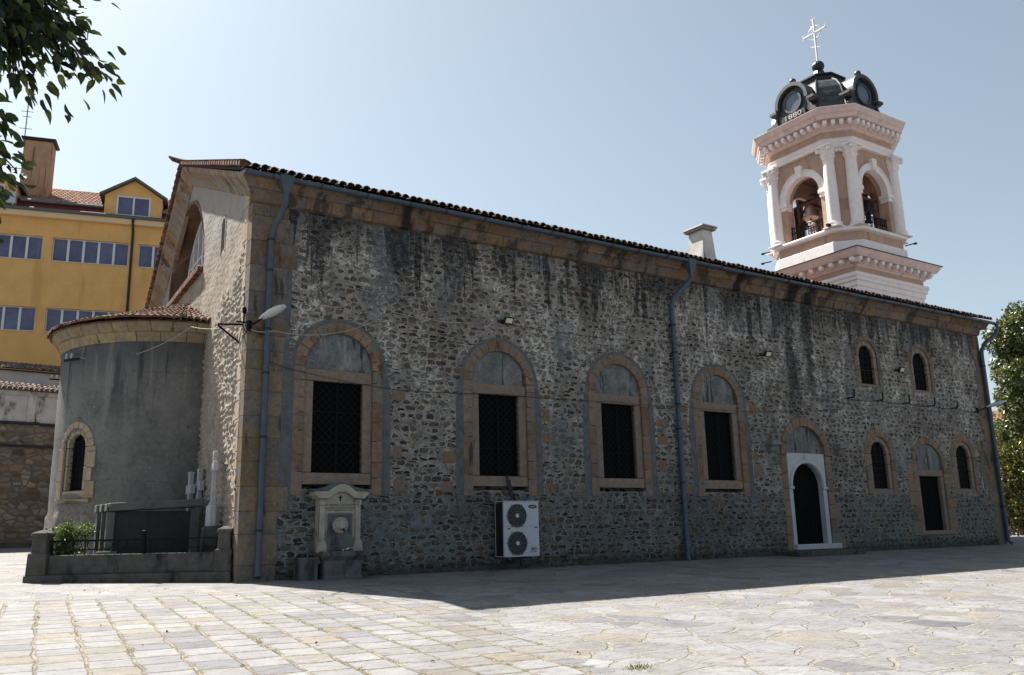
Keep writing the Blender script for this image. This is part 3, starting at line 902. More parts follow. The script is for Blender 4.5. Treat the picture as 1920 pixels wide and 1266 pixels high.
def mat_gable():
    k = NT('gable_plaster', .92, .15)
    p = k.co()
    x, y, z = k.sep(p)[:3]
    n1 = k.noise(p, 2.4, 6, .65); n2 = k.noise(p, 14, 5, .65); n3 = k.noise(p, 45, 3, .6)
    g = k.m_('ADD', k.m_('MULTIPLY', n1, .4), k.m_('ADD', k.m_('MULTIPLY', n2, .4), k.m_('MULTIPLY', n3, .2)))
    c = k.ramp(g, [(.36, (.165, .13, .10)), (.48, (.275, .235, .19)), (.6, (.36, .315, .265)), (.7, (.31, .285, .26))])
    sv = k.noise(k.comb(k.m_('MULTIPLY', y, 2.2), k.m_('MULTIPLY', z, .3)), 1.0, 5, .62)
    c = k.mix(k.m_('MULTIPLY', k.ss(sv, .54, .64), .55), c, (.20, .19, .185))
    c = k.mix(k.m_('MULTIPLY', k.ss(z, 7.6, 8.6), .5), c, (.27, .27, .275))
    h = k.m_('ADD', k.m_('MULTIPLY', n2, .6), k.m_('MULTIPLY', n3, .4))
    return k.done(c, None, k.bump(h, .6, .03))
MAT['gable'] = mat_gable()
MAT['lunette'] = mat_plaster('lunette_plaster', (.13, .09, .062), .4, ((.33, .32, .30), 1.4, .5, .6))
MAT['whiteframe'] = simple('white_frame', (.62, .64, .66), .5, .05, 4, 0)
gable()

# eaves cornice: two sandstone courses, built block by block
def cornice():
    mb = MB()
    lo = [(0.02, 8.03), (-.10, 8.06), (-.16, 8.24), (-.20, 8.30), (0.3, 8.30)]
    hi = [(0.3, 8.306), (-.21, 8.306), (-.24, 8.36), (-.33, 8.46), (-.37, 8.48), (-.37, 8.545), (.3, 8.545)]
    for prof in (lo, hi):
        x = .02 if prof is lo else -.36
        end = L + (.02 if prof is lo else .34)
        while x < end - .05:
            ln = min(random.uniform(.55, 1.15), end - x)
            if end - (x + ln) < .3: ln = end - x
            dz = random.uniform(-.005, .005); dy = random.uniform(-.008, .008)
            first = x < .05
            if first: dy = dz = 0
            a = [(x + .004, p[0] + (dy if p[0] < .2 else 0), p[1] + dz * (0 if p[1] > 8.5 else 1)) for p in prof]
            b = [(x + ln - .004, q[1], q[2]) for q in a]
            if first: a = [(min(q[1], .02) + .004, q[1], q[2]) for q in a]
            mb.rings([a, b])
            x += ln
    obj('cornice', mb, MAT['cornice'], CH, bevel=.008)
    # raking cavetto of the gable
    prof = [(-.1, -.62), (.03, -.60), (.06, -.50), (.12, -.40), (.24, -.28), (.33, -.20), (.35, -.12), (.35, -.06), (-.2, -.06)]
    def ring(y, zt, kx=0):
        return [(SK * y - o, y, zt + v) for o, v in prof]
    def mitre(zt, sl):
        return [(-o, min(-o, 0.0) if o > 0 else .0, zt + v + .0 * sl) for o, v in prof]
    g = MB()
    seq = [(-.36, EAZ - .03), (RIDY, RIDZ), (NY, NEZ)]
    n = 26
    for i in range(2):
        (y0, z0), (y1, z1) = seq[i], seq[i + 1]
        for j in range(n):
            ja = (j + .012) / n; jb = (j + .988) / n
            w = random.uniform(-.01, .01)
            ra = [(p[0] + (w if k in (3, 4, 5) else 0), p[1], p[2]) for k, p in enumerate(ring(y0 + (y1 - y0) * ja, z0 + (z1 - z0) * ja))]
            rb = [(p[0] + (w if k in (3, 4, 5) else 0), p[1], p[2]) for k, p in enumerate(ring(y0 + (y1 - y0) * jb, z0 + (z1 - z0) * jb))]
            if i == 0 and j == 0: ra = mitre(z0 + .06, 0)
            g.rings([ra, rb])
    obj('gable_cornice', g, MAT['gcorn'], CH, bevel=.01)
MAT['gcorn'] = mat_sandstone('gable_cornice_stone', (.30, .19, .11), (.33, .26, .19), (.29, .26, .23), dk=.60)
cornice()

# tiled roof: rows of half-round cover tiles over pans
def roof():
    mb = MB()
    sp, rows = .198, 20
    nx = int((L + .8) / sp)
    sl = (RIDZ - EAZ) / (RIDY + .5)
    for side in (0, 1):
        ye, ze, yr, zr = (-.5, EAZ, RIDY, RIDZ) if side == 0 else (NY + .1, NEZ - .05, RIDY, RIDZ)
        for i in range(nx):
            xc = -.32 + i * sp
            rr = rows if side == 0 else 8
            for j in range(rr):
                t0, t1 = j / rr, (j + 1.12) / rr
                y0, y1 = ye + (yr - ye) * t0, ye + (yr - ye) * min(t1, 1)
                if xc < SK * y0 - .36: continue
                z0, z1 = ze + (zr - ze) * t0 + .035, ze + (zr - ze) * min(t1, 1) + .0
                jx, jz = random.uniform(-.012, .012), random.uniform(-.008, .012)
                m = 6 if side == 0 and j < 3 else 4
                A = [(xc + jx + .092 * cos(pi * k / m), y0 - random.uniform(-.02, .02) * (j == 0) * 0, z0 + jz + .088 * sin(pi * k / m)) for k in range(m + 1)]
                B = [(xc + jx + .074 * cos(pi * k / m), y1, z1 + jz + .07 * sin(pi * k / m)) for k in range(m + 1)]
                if side == 0 and j == 0:
                    dy = random.uniform(-.03, .03)
                    A = [(a, b + dy, c) for a, b, c in A]
                    Ai = [(xc + jx + .074 * cos(pi * k / m), y0 + dy, z0 + jz + .068 * sin(pi * k / m)) for k in range(m + 1)]
                    Bi = [(xc + jx + .060 * cos(pi * k / m), y1, z1 + jz + .052 * sin(pi * k / m)) for k in range(m + 1)]
                    n = m + 1
                    fs = [(k, k + 1, n + k + 1, n + k) for k in range(m)]
                    fs += [(2 * n + k + 1, 2 * n + k, 3 * n + k, 3 * n + k + 1) for k in range(m)]
                    fs += [(k + 1, k, 2 * n + k, 2 * n + k + 1) for k in range(m)]
                    mb.add(A + B + Ai + Bi, fs)
                else:
                    mb.rings([A, B], cap=False, closed=False)
                    mb.add(A, [tuple(range(m, -1, -1))])
        # pans underneath, hanging over the gutter between the covers
        for i in range(nx):
            xc = -.32 + (i + .5) * sp
            if side: continue
            y0 = -.5 + random.uniform(-.03, .02)
            m = 4
            A = [(xc + .095 * cos(pi + pi * k / m), y0, ze + .045 + .05 * sin(pi + pi * k / m)) for k in range(m + 1)]
            B = [(xc + .095 * cos(pi + pi * k / m), ye + 1.0, ze + sl * 1.0 + .045 + .05 * sin(pi + pi * k / m)) for k in range(m + 1)]
            mb.rings([A, B], cap=False, closed=False)
    # boarding
    for y0, z0, y1, z1 in ((-.44, EAZ - .02, RIDY, RIDZ - .03), (NY, NEZ - .02, RIDY, RIDZ - .03)):
        a = [(SK * y0 - .35, y0, z0), (L + .36, y0, z0), (L + .36, y1, z1), (SK * y1 - .35, y1, z1)]
        b = [(x, y, z - .05) for x, y, z in a]
        mb.add(a + b, [(0, 1, 2, 3), (7, 6, 5, 4), (0, 4, 5, 1), (1, 5, 6, 2), (2, 6, 7, 3), (3, 7, 4, 0)])
    rf = obj('roof', mb, MAT['tiledark'], CH, smooth=True, fix=False, angle=40)
    # verge tiles along both rakes and the ridge
    vg = MB()
    for (y0, z0), (y1, z1) in (((-.5, EAZ + .02), (RIDY + .05, RIDZ + .02)), ((NY, NEZ + .02), (RIDY + .05, RIDZ + .02))):
        n = 30
        for j in range(n):
            t0, t1 = j / n, (j + 1.25) / n
            P = []
            for t, r in ((t0, .105), (t1, .075)):
                y, zz = y0 + (y1 - y0) * t, z0 + (z1 - z0) * t + (.03 if t == t0 else 0)
                P.append([(SK * y - .36 + r * cos(a), y, zz + r * sin(a)) for a in [pi * k / 6 for k in range(-1, 8)]])
            vg.rings(P, cap=True, closed=True)
    for i in range(74):
        x = .0 + i * .4
        P = [[(x + dx, RIDY + r * cos(a), RIDZ + .02 + r * sin(a)) for a in [pi * k / 5 for k in range(6)]] for dx, r in ((0, .14), (.46, .11))]
        vg.rings(P)
    vg.tube([(-.0, RIDY, RIDZ + .06), (-.34, RIDY, RIDZ + .10), (-.46, RIDY, RIDZ + .16)], [.09, .07, .03], 6)
    obj('verge_tiles', vg, MAT['tile'], rf, smooth=True, fix=True, angle=40)
MAT['tiledark'] = mat_tile('eaves_tile', (.062, .038, .034), (.10, .062, .052), (.022, .02, .022))
roof()

# gutter along the south eave and three downpipes
def gutters():
    g = MB()
    x0, x1, yc, zc, r = -.36, L + .7, -.50, 8.535, .085
    prof = [(yc + r * cos(a), zc + r * sin(a)) for a in [pi + pi * k / 8 for k in range(9)]]
    inn = [(yc + (r - .012) * cos(a), zc + (r - .012) * sin(a)) for a in [2 * pi - pi * k / 8 for k in range(9)]]
    loop = prof + inn
    xs = [x0 + (x1 - x0) * i / 14 for i in range(15)]
    g.rings([[(x, y + .012 * sin(x * .9), z + .008 * sin(x * 1.7)) for y, z in loop] for x in xs])
    g.bb(x0 - .008, x0 + .01, yc - r, yc + r, zc - r, zc)
    gut = obj('gutter', g, MAT['gutter'], CH, smooth=True)
    x = .25
    while x < x1 - .1:
        b = MB()
        rr = r + .012
        p = [(yc + rr * cos(a), zc + rr * sin(a)) for a in [pi + pi * k / 8 for k in range(9)]] + [(yc + (r - .0) * cos(a), zc + r * sin(a)) for a in [2 * pi - pi * k / 8 for k in range(9)]]
        b.rings([[(x + d, y + .012 * sin(x * .9), z + .008 * sin(x * 1.7)) for y, z in p] for d in (-.018, .018)])
        x += random.choice((.95, 1.1, 1.1))
        obj('bracket', b, MAT['iron2'], gut)
    def pipe(pts, r, collars, hopper=None):
        p = MB(); p.tube(pts, r, 12)
        if hopper is not None:
            hx, hy, hz = hopper
            p.rings([[(hx + sx * w, hy + sy * w2, hz + dz) for sx, sy in ((-1, -1), (1, -1), (1, 1), (-1, 1))] for dz, w, w2 in ((-.34, .065, .06), (-.28, .075, .07), (-.04, .15, .115), (.06, .155, .12))])
        o = obj('downpipe', p, MAT['gutter'], CH, smooth=True, angle=50)
        for z in collars:
            c = MB()
            q = Vector(pts[-2])
            c.lathe([(r + .006, -.025), (r + .016, -.02), (r + .016, .02), (r + .006, .025)], (q.x, q.y, z), 12)
            c.bb(q.x - .02, q.x + .02, q.y, .0, z - .012, z + .012)
            obj('collar', c, MAT['iron2'], o)
    pipe([(.55, -.52, 8.25), (.55, -.5, 7.95), (.49, -.4, 7.72), (.40, -.18, 7.42), (.385, -.12, 7.25), (.385, -.12, .22), (.37, -.2, .08)], .066, (7.2, 6.5, 5.2, 4.25, 2.9, 1.0), (.55, -.5, 8.5))
    pipe([(12.68, -.5, 8.25), (12.68, -.5, 8.0), (12.55, -.42, 7.8), (12.25, -.18, 7.45), (12.2, -.12, 7.2), (12.2, -.12, .1), (12.2, -.13, .02)], .07, (6.6, 5.8, 4.3, 3.6, 2.1), (12.68, -.5, 8.5))
    pipe([(L + .62, -.5, 8.44), (L + .6, -.48, 8.2), (L + .5, -.44, 8.05), (L + .12, -.26, 7.75), (L - .06, -.14, 7.45), (L - .07, -.12, 7.2), (L - .07, -.12, .14), (L - .02, -.25, .03)], .075, (6.8, 5.2, 3.2, 1.4))
MAT['iron2'] = simple('dark_bracket', (.02, .024, .032), .6, .3, 8, 0)
gutters()

def chimney():
    m = MB()
    x, y = 18.0, 4.1
    m.rings([[(x + sx * w, y + sy * w2, z) for sx, sy in ((-1, -1), (1, -1), (1, 1), (-1, 1))] for z, w, w2 in ((9.6, .36, .44), (10.6, .33, .42), (11.75, .25, .36))])
    o = obj('chimney', m, MAT['chim'], CH, bevel=.015)
    c = MB()
    c.bb(x - .36, x + .36, y - .48, y + .48, 11.75, 11.83)
    c.rings([[(x + sx * w, y + sy * w2, z) for sx, sy in ((-1, -1), (1, -1), (1, 1), (-1, 1))] for z, w, w2 in ((11.83, .4, .54), (11.9, .38, .52), (12.05, .06, .1))])
    obj('cap', c, MAT['chimcap'], o, bevel=.01)
MAT['chim'] = mat_plaster('chimney_plaster', (.56, .53, .49), .25, ((.2, .19, .18), 3.0, .8, .58), .6)
MAT['chimcap'] = simple('chimney_cap', (.30, .27, .26), .8, .3, 5, .3)
chimney()

# step in front of the main door
sb = MB()
sb.rings([[(15.9, -.9, z), (18.8, -1.0, z), (18.85, 0, z), (15.9, 0, z)] for z in (-.15, .13)])
obj('doorstep', sb, MAT['concrete'], CH, bevel=.02, seg=2)

# ------------------------------------------------------------------ apse
def mat_apse():
    k = NT('apse_plaster', .92, .15)
    p = k.co()
    x, y, z = k.sep(p)[:3]
    a = k.m_('MULTIPLY', k.m_('ARCTAN2', k.m_('SUBTRACT', y, 7.3), k.m_('SUBTRACT', x, .29)), 3.05)
    n1 = k.noise(p, 1.3, 6, .66); n2 = k.noise(p, 9, 5, .66); n3 = k.noise(p, 40, 3, .6)
    g = k.m_('ADD', k.m_('MULTIPLY', n1, .5), k.m_('ADD', k.m_('MULTIPLY', n2, .33), k.m_('MULTIPLY', n3, .17)))
    c = k.ramp(g, [(.36, (.085, .084, .083)), (.48, (.145, .142, .136)), (.60, (.19, .185, .176)), (.68, (.23, .222, .21))])
    def strk(f, w, lo, wd):
        return k.ss(k.noise(k.comb(k.m_('MULTIPLY', a, f), k.m_('MULTIPLY', z, .16), w), 1.0, 5, .64), lo, lo + wd)
    top = k.ss(k.m_('ADD', z, k.m_('MULTIPLY', k.m_('SUBTRACT', n1, .5), 1.6)), 4.6, 5.6)
    c = k.mix(k.m_('MULTIPLY', top, .6), c, (.05, .052, .058))
    c = k.mix(k.m_('MULTIPLY', k.m_('MULTIPLY', strk(3.0, 1.0, .56, .10), k.ss(z, 2.6, 5.2)), .75), c, (.22, .215, .205))
    c = k.mix(k.m_('MULTIPLY', k.m_('MULTIPLY', strk(2.0, 5.0, .54, .08), k.ss(z, 3.0, 5.4)), .85), c, (.035, .036, .04))
    ft = k.ss(k.m_('ADD', z, k.m_('MULTIPLY', k.m_('SUBTRACT', n2, .5), 1.2)), 2.0, 1.3)
    c = k.mix(k.m_('MULTIPLY', ft, .7), c, k.ramp(n2, [(.4, (.13, .11, .095)), (.6, (.24, .215, .19))]))
    c = k.mix(k.ss(k.noise(p, 5, 6, .7), .66, .70), c, (.33, .32, .30))
    cr = k.vor(k.comb(k.m_('MULTIPLY', a, .55), k.m_('MULTIPLY', z, .45)), 1.0, 1.0, 'DISTANCE_TO_EDGE').outputs['Distance']
    crk = k.m_('MULTIPLY', k.ss(k.m_('ADD', cr, k.m_('MULTIPLY', k.m_('SUBTRACT', n2, .5), .06)), .007, .0), .35)
    c = k.mix(crk, c, (.04, .04, .04))
    return k.done(c, None, k.bump(k.m_('ADD', n2, k.m_('MULTIPLY', n3, .6)), .55, .03))
MAT['apsepl'] = mat_apse()
def apse():
    cx, cy, r = .29, 7.3, 3.05
    def TA(a, z, d=0.0):       # a degrees round the apse, d outwards
        t = radians(a); return (cx + (r + d) * cos(t), cy + (r + d) * sin(t), z)
    WA, WZ0, WZS, WHW = -152.6, 2.08, 3.14, .335       # window: bearing, sill, springing, half width
    mb = MB()
    na, nz = 150, 74
    aa = [-272 + 184 * i / na for i in range(na + 1)]
    zz = [-.3 + 6.3 * j / nz for j in range(nz + 1)]
    rg = random.Random(3)
    vs = []
    for j, z in enumerate(zz):
        for i, a in enumerate(aa):
            b = .14 * max(0, 1.6 - z) ** 1.3 * .25 if z < 1.6 else 0   # bulging old render at the foot
            d = b + .012 * sin(a * .23 + z * 2.1) * sin(z * 1.7 + a * .11) + (.05 * max(0, sin(a * .31 + z * 1.1)) if z < 1.5 else 0)
            vs.append(TA(a, z, d))
    fs = []
    for j in range(nz):
        for i in range(na):
            am, zm = (aa[i] + aa[i + 1]) / 2, (zz[j] + zz[j + 1]) / 2
            s = (am - WA) * pi / 180 * r
            if abs(s) < WHW + .1 and WZ0 - .1 < zm < WZS or (s * s + (zm - WZS) ** 2 < (WHW + .1) ** 2 and zm >= WZS): continue
            fs.append((j * (na + 1) + i, j * (na + 1) + i + 1, (j + 1) * (na + 1) + i + 1, (j + 1) * (na + 1) + i))
    mb.add(vs, fs)
    ap = obj('apse', mb, MAT['apsepl'], CH, smooth=True, fix=True)
    # window surround, bent to the curve
    def TB(a, b, d):           # a: distance along the curve, d inwards
        t = radians(WA) + a / r
        return (cx + (r - d) * cos(t), cy + (r - d) * sin(t), b)
    w = MB()
    m = WHW + .14; o2 = WHW + .30
    blocks_ring(w, 0, WZS, m, o2, 9, -.03, .35, T=TB)
    for sd in (-1, 1):
        x0, x1 = (-o2, -m) if sd < 0 else (m, o2)
        blocks_col(w, x0, x1, 1.88, WZS, .36, -.03, .35, T=TB, ears=.1, side=sd)
    blocks_ring(w, 0, WZS, WHW, m, 5, .02, .42, T=TB)
    for sd in (-1, 1):
        x0, x1 = (-m, -WHW) if sd < 0 else (WHW, m)
        blocks_col(w, x0, x1, WZ0, WZS, .6, .02, .42, T=TB)
    w.prism([(-m, 1.9), (-.2, 1.9), (.2, 1.9), (m, 1.9), (m, WZ0 - .006), (.2, WZ0 - .006), (-.2, WZ0 - .006), (-m, WZ0 - .006)], TB, -.01, .42)
    w.prism([(-o2 - .02, 1.78), (-.2, 1.78), (.2, 1.78), (o2 + .02, 1.78), (o2 + .02, 1.875), (.2, 1.875), (-.2, 1.875), (-o2 - .02, 1.875)], TB, -.07, .3)
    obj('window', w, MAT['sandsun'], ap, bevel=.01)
    g = MB(); g.prism([(-WHW - .1, WZ0 - .05), (WHW + .1, WZ0 - .05), (WHW + .1, WZS)] + arc(0, WZS, WHW + .1, 0, pi, 12) + [(-WHW - .1, WZS)], TB, .14, .17)
    obj('glass', g, MAT['glass'], ap)
    gr = MB()
    for i in range(1, 4):
        x = -WHW + 2 * WHW * i / 4
        gr.bar(TB(x, WZ0, .10), TB(x, WZS + sqrt(WHW ** 2 - x * x), .10), .018)
    for j in range(1, 8):
        gr.bar(TB(-WHW, WZ0 + .17 * j, .11), TB(WHW, WZ0 + .17 * j, .11), .016)
    obj('grille', gr, MAT['iron'], ap, fix=False)
    # cornice in blocks
    c = MB()
    lo = [(-.1, 5.70), (.03, 5.70), (.06, 5.80), (.10, 5.90), (.13, 5.93), (-.1, 5.93)]
    hi = [(-.1, 5.936), (.14, 5.936), (.18, 6.0), (.25, 6.08), (.27, 6.10), (.27, 6.17), (-.1, 6.17)]
    for prof in (lo, hi):
        a = -270.0 + random.uniform(0, 3)
        while a < -90.0:
            b = min(a + random.uniform(7, 12), -89)
            n = 4
            dd = random.uniform(-.01, .01)
            c.rings([[TA(a + .1 + (b - a - .2) * k / n, z, d + (dd if d > .02 else 0)) for d, z in prof] for k in range(n + 1)])
            a = b
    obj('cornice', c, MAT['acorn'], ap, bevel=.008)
    # half-cone of barrel tiles
    t = MB()
    nt = 66; rows = 9
    ax, az = cx + .02, 7.45
    for i in range(nt):
        a = radians(-272 + 184 * (i + .5) / nt)
        rad = Vector((cos(a), sin(a), 0)); tan = Vector((-sin(a), cos(a), 0))
        jit = random.uniform(-.04, .04)
        for j in range(rows):
            f0, f1 = j / rows, (j + 1.15) / rows
            if i % 2 and f0 > .5 or i % 4 and f0 > .74: continue
            R0 = (r + .40 + (jit if j == 0 else 0)) * (1 - f0); R1 = (r + .40) * max(0.0, 1 - f1)
            h = az - 6.2
            z0, z1 = 6.2 + h * f0 + .03, 6.2 + h * min(f1, 1)
            w0 = min(.082, .5 * 2 * pi / nt / 2 * 1.0 * max(R0, .35) * 1.0 * (1 if f0 <= .5 else 2))
            w0 = max(w0, .06)
            A = [Vector((ax, cy, z0)) + rad * R0 + tan * (w0 * cos(pi * k / 5)) + Vector((0, 0, .95 * w0 * sin(pi * k / 5))) for k in range(6)]
            B = [Vector((ax, cy, z1)) + rad * R1 + tan * (w0 * .8 * cos(pi * k / 5)) + Vector((0, 0, .8 * w0 * sin(pi * k / 5))) for k in range(6)]
            t.rings([A, B], cap=False, closed=False)
            t.add(A, [tuple(range(5, -1, -1))])
    for i in range(nt):
        a0, a1 = radians(-272 + 184 * i / nt), radians(-272 + 184 * (i + 1) / nt)
        R = r + .36
        t.add([(ax, cy, az - .02), (ax + R * cos(a0), cy + R * sin(a0), 6.19), (ax + R * cos(a1), cy + R * sin(a1), 6.19)], [(0, 1, 2)])
        t.add([(ax, cy, 6.17), (ax + R * cos(a0), cy + R * sin(a0), 6.175), (ax + R * cos(a1), cy + R * sin(a1), 6.175)], [(0, 2, 1)])
    obj('roof', t, MAT['tilesun'], ap, smooth=True, fix=False, angle=40)
MAT['sandsun'] = mat_sandstone('apse_sandstone', (.42, .32, .20), (.46, .37, .26), (.38, .33, .26), dk=.74)  # sandstone copy lightened against the shade, with light put into its colour
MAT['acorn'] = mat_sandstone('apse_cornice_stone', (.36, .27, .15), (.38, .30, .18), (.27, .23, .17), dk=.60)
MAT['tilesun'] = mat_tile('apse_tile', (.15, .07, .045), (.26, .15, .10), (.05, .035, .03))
apse()

# ================================================================== bell tower
MAT['tw'] = simple('tower_white', (.80, .725, .705), .85, .08, 3, .3, stain=((.52, .44, .42), 2.5, .5, .60))
MAT['ts'] = simple('tower_salmon', (.46, .30, .225), .88, .16, 3, .3, stain=((.27, .17, .13), 2.2, .4, .56))
MAT['tpink'] = simple('tower_pink', (.66, .50, .455), .85, .14, 3, .3, stain=((.38, .28, .25), 2.6, .8, .57))
MAT['tdark'] = simple('tower_inside', (.16, .09, .07), .9, .25, 3, .2)
MAT['lead'] = simple('sheet_metal', (.016, .018, .026), .45, .3, 5, .15, .3, .5)
MAT['bell'] = simple('bell_bronze', (.50, .34, .28), .4, .2, 6, .05, .6)
MAT['timber'] = simple('bell_timber', (.11, .045, .03), .8, .3, 6, .3)
MAT['silver'] = simple('cross_metal', (.62, .60, .57), .35, .1, 8, 0, .6)
MAT['oculus'] = simple('oculus_glass', (.09, .11, .16), .25, .2, 2, 0, 0, .5)
MAT['datemetal'] = simple('date_numerals', (.33, .33, .32), .5, .2, 4, 0, .2)
def mat_scales():
    k = NT('dome_scales', .5, .4, .2)
    p = k.co(); x, y, z = k.sep(p)[:3]
    a = k.m_('ADD', k.m_('ADD', x, y), k.m_('MULTIPLY', z, 1.3)); b = k.m_('SUBTRACT', k.m_('ADD', x, y), k.m_('MULTIPLY', z, 1.3))
    fa = k.m_('FRACT', k.m_('MULTIPLY', a, 3.2)); fb = k.m_('FRACT', k.m_('MULTIPLY', b, 3.2))
    e = k.m_('MINIMUM', fa, fb)
    ln = k.ss(e, .05, .16)
    n = k.noise(p, 4, 4)
    c = k.ramp(n, [(.3, (.022, .028, .030)), (.7, (.07, .082, .08))])
    c = k.mix(ln, (.012, .013, .016), c)
    return k.done(c, None, k.bump(e, .5, .03))
MAT['scales'] = mat_scales()

TX, TY = 32.42, 8.4
BT = thing('bell_tower', 'white and salmon bell tower with arched belfry, dark dome and dated dormer, behind the church', 'bell tower', (TX, TY, 0))

def ch8(hw, c, z):
    return [(hw, -c, z), (hw, c, z), (c, hw, z), (-c, hw, z), (-hw, c, z), (-hw, -c, z), (-c, -hw, z), (c, -hw, z)]
def sq(hw, z):
    return [(hw, -hw, z), (hw, hw, z), (-hw, hw, z), (-hw, -hw, z)]
def rot4(k, p):
    x, y, z = p
    for _ in range(k): x, y = -y, x
    return (x, y, z)
def side_T(k, hw):             # face k of the square: 0 faces south; a along, b up, d inwards
    def T(a, b, d): return rot4(k, (a, -hw + d, b))
    return T
def tower():
    # lower shaft
    lo = MB(); lo.rings([sq(2.62, 0), sq(2.62, 12.0)])
    shaft = obj('shaft', lo, MAT['ts'], BT)
    ent = MB()
    ent.rings([sq(h, z) for h, z in ((2.66, 11.5), (2.70, 11.5), (2.70, 11.72), (2.76, 11.74), (2.76, 11.96), (2.84, 12.0), (2.84, 12.12), (2.9, 12.2), (2.9, 12.36), (2.7, 12.40))])
    obj('architrave', ent, MAT['tw'], BT, bevel=.01)
    fz = MB(); fz.rings([sq(2.72, 12.38), sq(2.72, 12.66)])
    obj('frieze', fz, MAT['ts'], BT)
    co = MB()
    co.rings([sq(h, z) for h, z in ((2.7, 12.64), (2.80, 12.66), (2.84, 12.74), (2.90, 12.76), (2.92, 13.0), (3.22, 13.02), (3.24, 13.06), (3.3, 13.14), (3.36, 13.26), (3.42, 13.33), (2.5, 13.40))])
    cornice = obj('cornice', co, MAT['tpink'], BT, bevel=.01)
    mb1 = MB(); mb1.box((0, 0, 0), (.2, .26, .17)); mb1.box((0, .02, -.1), (.16, .18, .05))
    m1 = None
    for k in range(4):
        for i in range(11):
            a = -2.85 + 5.7 * i / 10
            if m1 is None: m1 = o = obj('modillion', mb1, MAT['tw'], cornice, bevel=.012)
            else: o = m1.copy(); COL.objects.link(o)
            o.location = rot4(k, (a, -3.05, 12.92)); o.rotation_euler = (0, 0, k * pi / 2)
    rf = MB(); rf.rings([sq(3.44, 13.335), sq(3.45, 13.365), sq(2.4, 13.46)])
    obj('flashing', rf, MAT['lead'], BT)
    # pilasters and blind arch on each face of the shaft
    pl = MB()
    for k in range(4):
        T = side_T(k, 2.62)
        for s in (-1, 1):
            for a, w in ((2.3, .5), (1.42, .5)):
                for z0, z1, e, dd in ((0, 11.05, 0, -.1), (11.05, 11.2, .05, -.14), (11.2, 11.34, .1, -.18), (11.34, 11.5, .15, -.22)):
                    pl.prism([(s * a - w / 2 - e, z0), (s * a + w / 2 + e, z0), (s * a + w / 2 + e, z1), (s * a - w / 2 - e, z1)], T, dd, .05)
        pl.prism(arc(0, 10.2, .8, 0, pi, 20) + arc(0, 10.2, 1.05, pi, 0, 20), T, -.08, .05)
        pl.prism([(-.13, 10.95), (.13, 10.95), (.19, 11.48), (-.19, 11.48)], T, -.2, .05)
    obj('pilaster', pl, MAT['tw'], shaft, bevel=.012)
    # plinth of the belfry
    C = 1.62
    def st(name, rows, m, bev=.012):
        b = MB(); b.rings([ch8(h, C * h / 2.62 if c is None else c, z) for h, c, z in rows])
        return obj(name, b, MAT[m], BT, bevel=bev)
    st('plinth_base', ((2.72, None, 13.38), (2.72, None, 14.14), (2.6, None, 14.2)), 'tw')
    st('plinth', ((2.6, None, 14.16), (2.6, None, 14.66)), 'ts')
    st('ledge', ((2.6, None, 14.64), (2.78, None, 14.68), (2.80, None, 14.80), (2.74, None, 14.87), (1.2, .8, 14.87)), 'tw')
    # four arched walls, four chamfer walls
    hw, z0, z1, ahw, zs = 2.42, 14.87, 19.2, 1.06, 17.1
    wall = MB()
    for k in range(4):
        T = side_T(k, hw)
        wall.sheet([(-C, z0), (C, z0), (C, z1), (-C, z1)], [arch_loop(0, ahw, z0 + .004, zs, 18)], T, 0, .55)
        wall.sheet([(-C, z0), (C, z0), (C, z1), (-C, z1)], [arch_loop(0, ahw, z0 + .004, zs, 18)], T, .55)
        a, b = rot4(k, (C, -hw, 0)), rot4(k, (hw, -C, 0))
        wall.add([(a[0], a[1], z0), (b[0], b[1], z0), (b[0], b[1], z1), (a[0], a[1], z1)], [(0, 1, 2, 3)])
        q = .72
        wall.add([(a[0] * q, a[1] * q, z0), (b[0] * q, b[1] * q, z0), (b[0] * q, b[1] * q, z1), (a[0] * q, a[1] * q, z1)], [(3, 2, 1, 0)])
    obj('belfry_wall', wall, MAT['ts'], BT, fix=False)
    cl = MB(); cl.rings([ch8(2.3, 1.5, 19.0), ch8(2.3, 1.5, 19.15)])
    obj('belfry_ceiling', cl, MAT['tdark'], BT)
    for k in range(4):
        T = side_T(k, hw)
        av = MB()
        av.prism(arc(0, zs, ahw - .03, 0, pi, 24) + arc(0, zs, ahw + .26, pi, 0, 24), T, -.07, .3)
        av.prism(arc(0, zs, ahw + .26, 0, pi, 24) + arc(0, zs, ahw + .32, pi, 0, 24), T, -.11, .1)
        av.prism([(-.13, zs + ahw - .08), (.13, zs + ahw - .08), (.2, zs + ahw + .55), (-.2, zs + ahw + .55)], T, -.2, .2)
        for s in (-1, 1):
            av.prism([(s * (ahw + .14) - .22, zs - .2), (s * (ahw + .14) + .22, zs - .2), (s * (ahw + .14) + .22, zs + .0), (s * (ahw + .14) - .22, zs + .0)], T, -.1, .45)
            av.prism([(s * (ahw + .14) - .17, zs - .4), (s * (ahw + .14) + .17, zs - .4), (s * (ahw + .14) + .17, zs - .206), (s * (ahw + .14) - .17, zs - .206)], T, -.06, .42)
        obj('archivolt', av, MAT['tw'], BT, bevel=.012)
    # eight engaged columns
    CP = MB()
    prof = [(.39, 0), (.39, .1), (.34, .13), (.37, .2), (.36, .26), (.31, .30), (.30, .4), (.305, 1.2), (.295, 2.2), (.275, 3.1), (.262, 3.48), (.295, 3.5), (.295, 3.56), (.26, 3.6)]
    CP.lathe(prof, (0, 0, 0), 22)
    CP.bb(-.42, .42, -.42, .42, -.005, .06)
    cap = MB()
    cap.lathe([(.255, 3.58), (.30, 3.66), (.355, 3.76), (.31, 3.8), (.325, 3.9), (.41, 4.05), (.375, 4.1), (.395, 4.14)], (0, 0, 0), 16, lambda a: 1 + .07 * cos(8 * a))
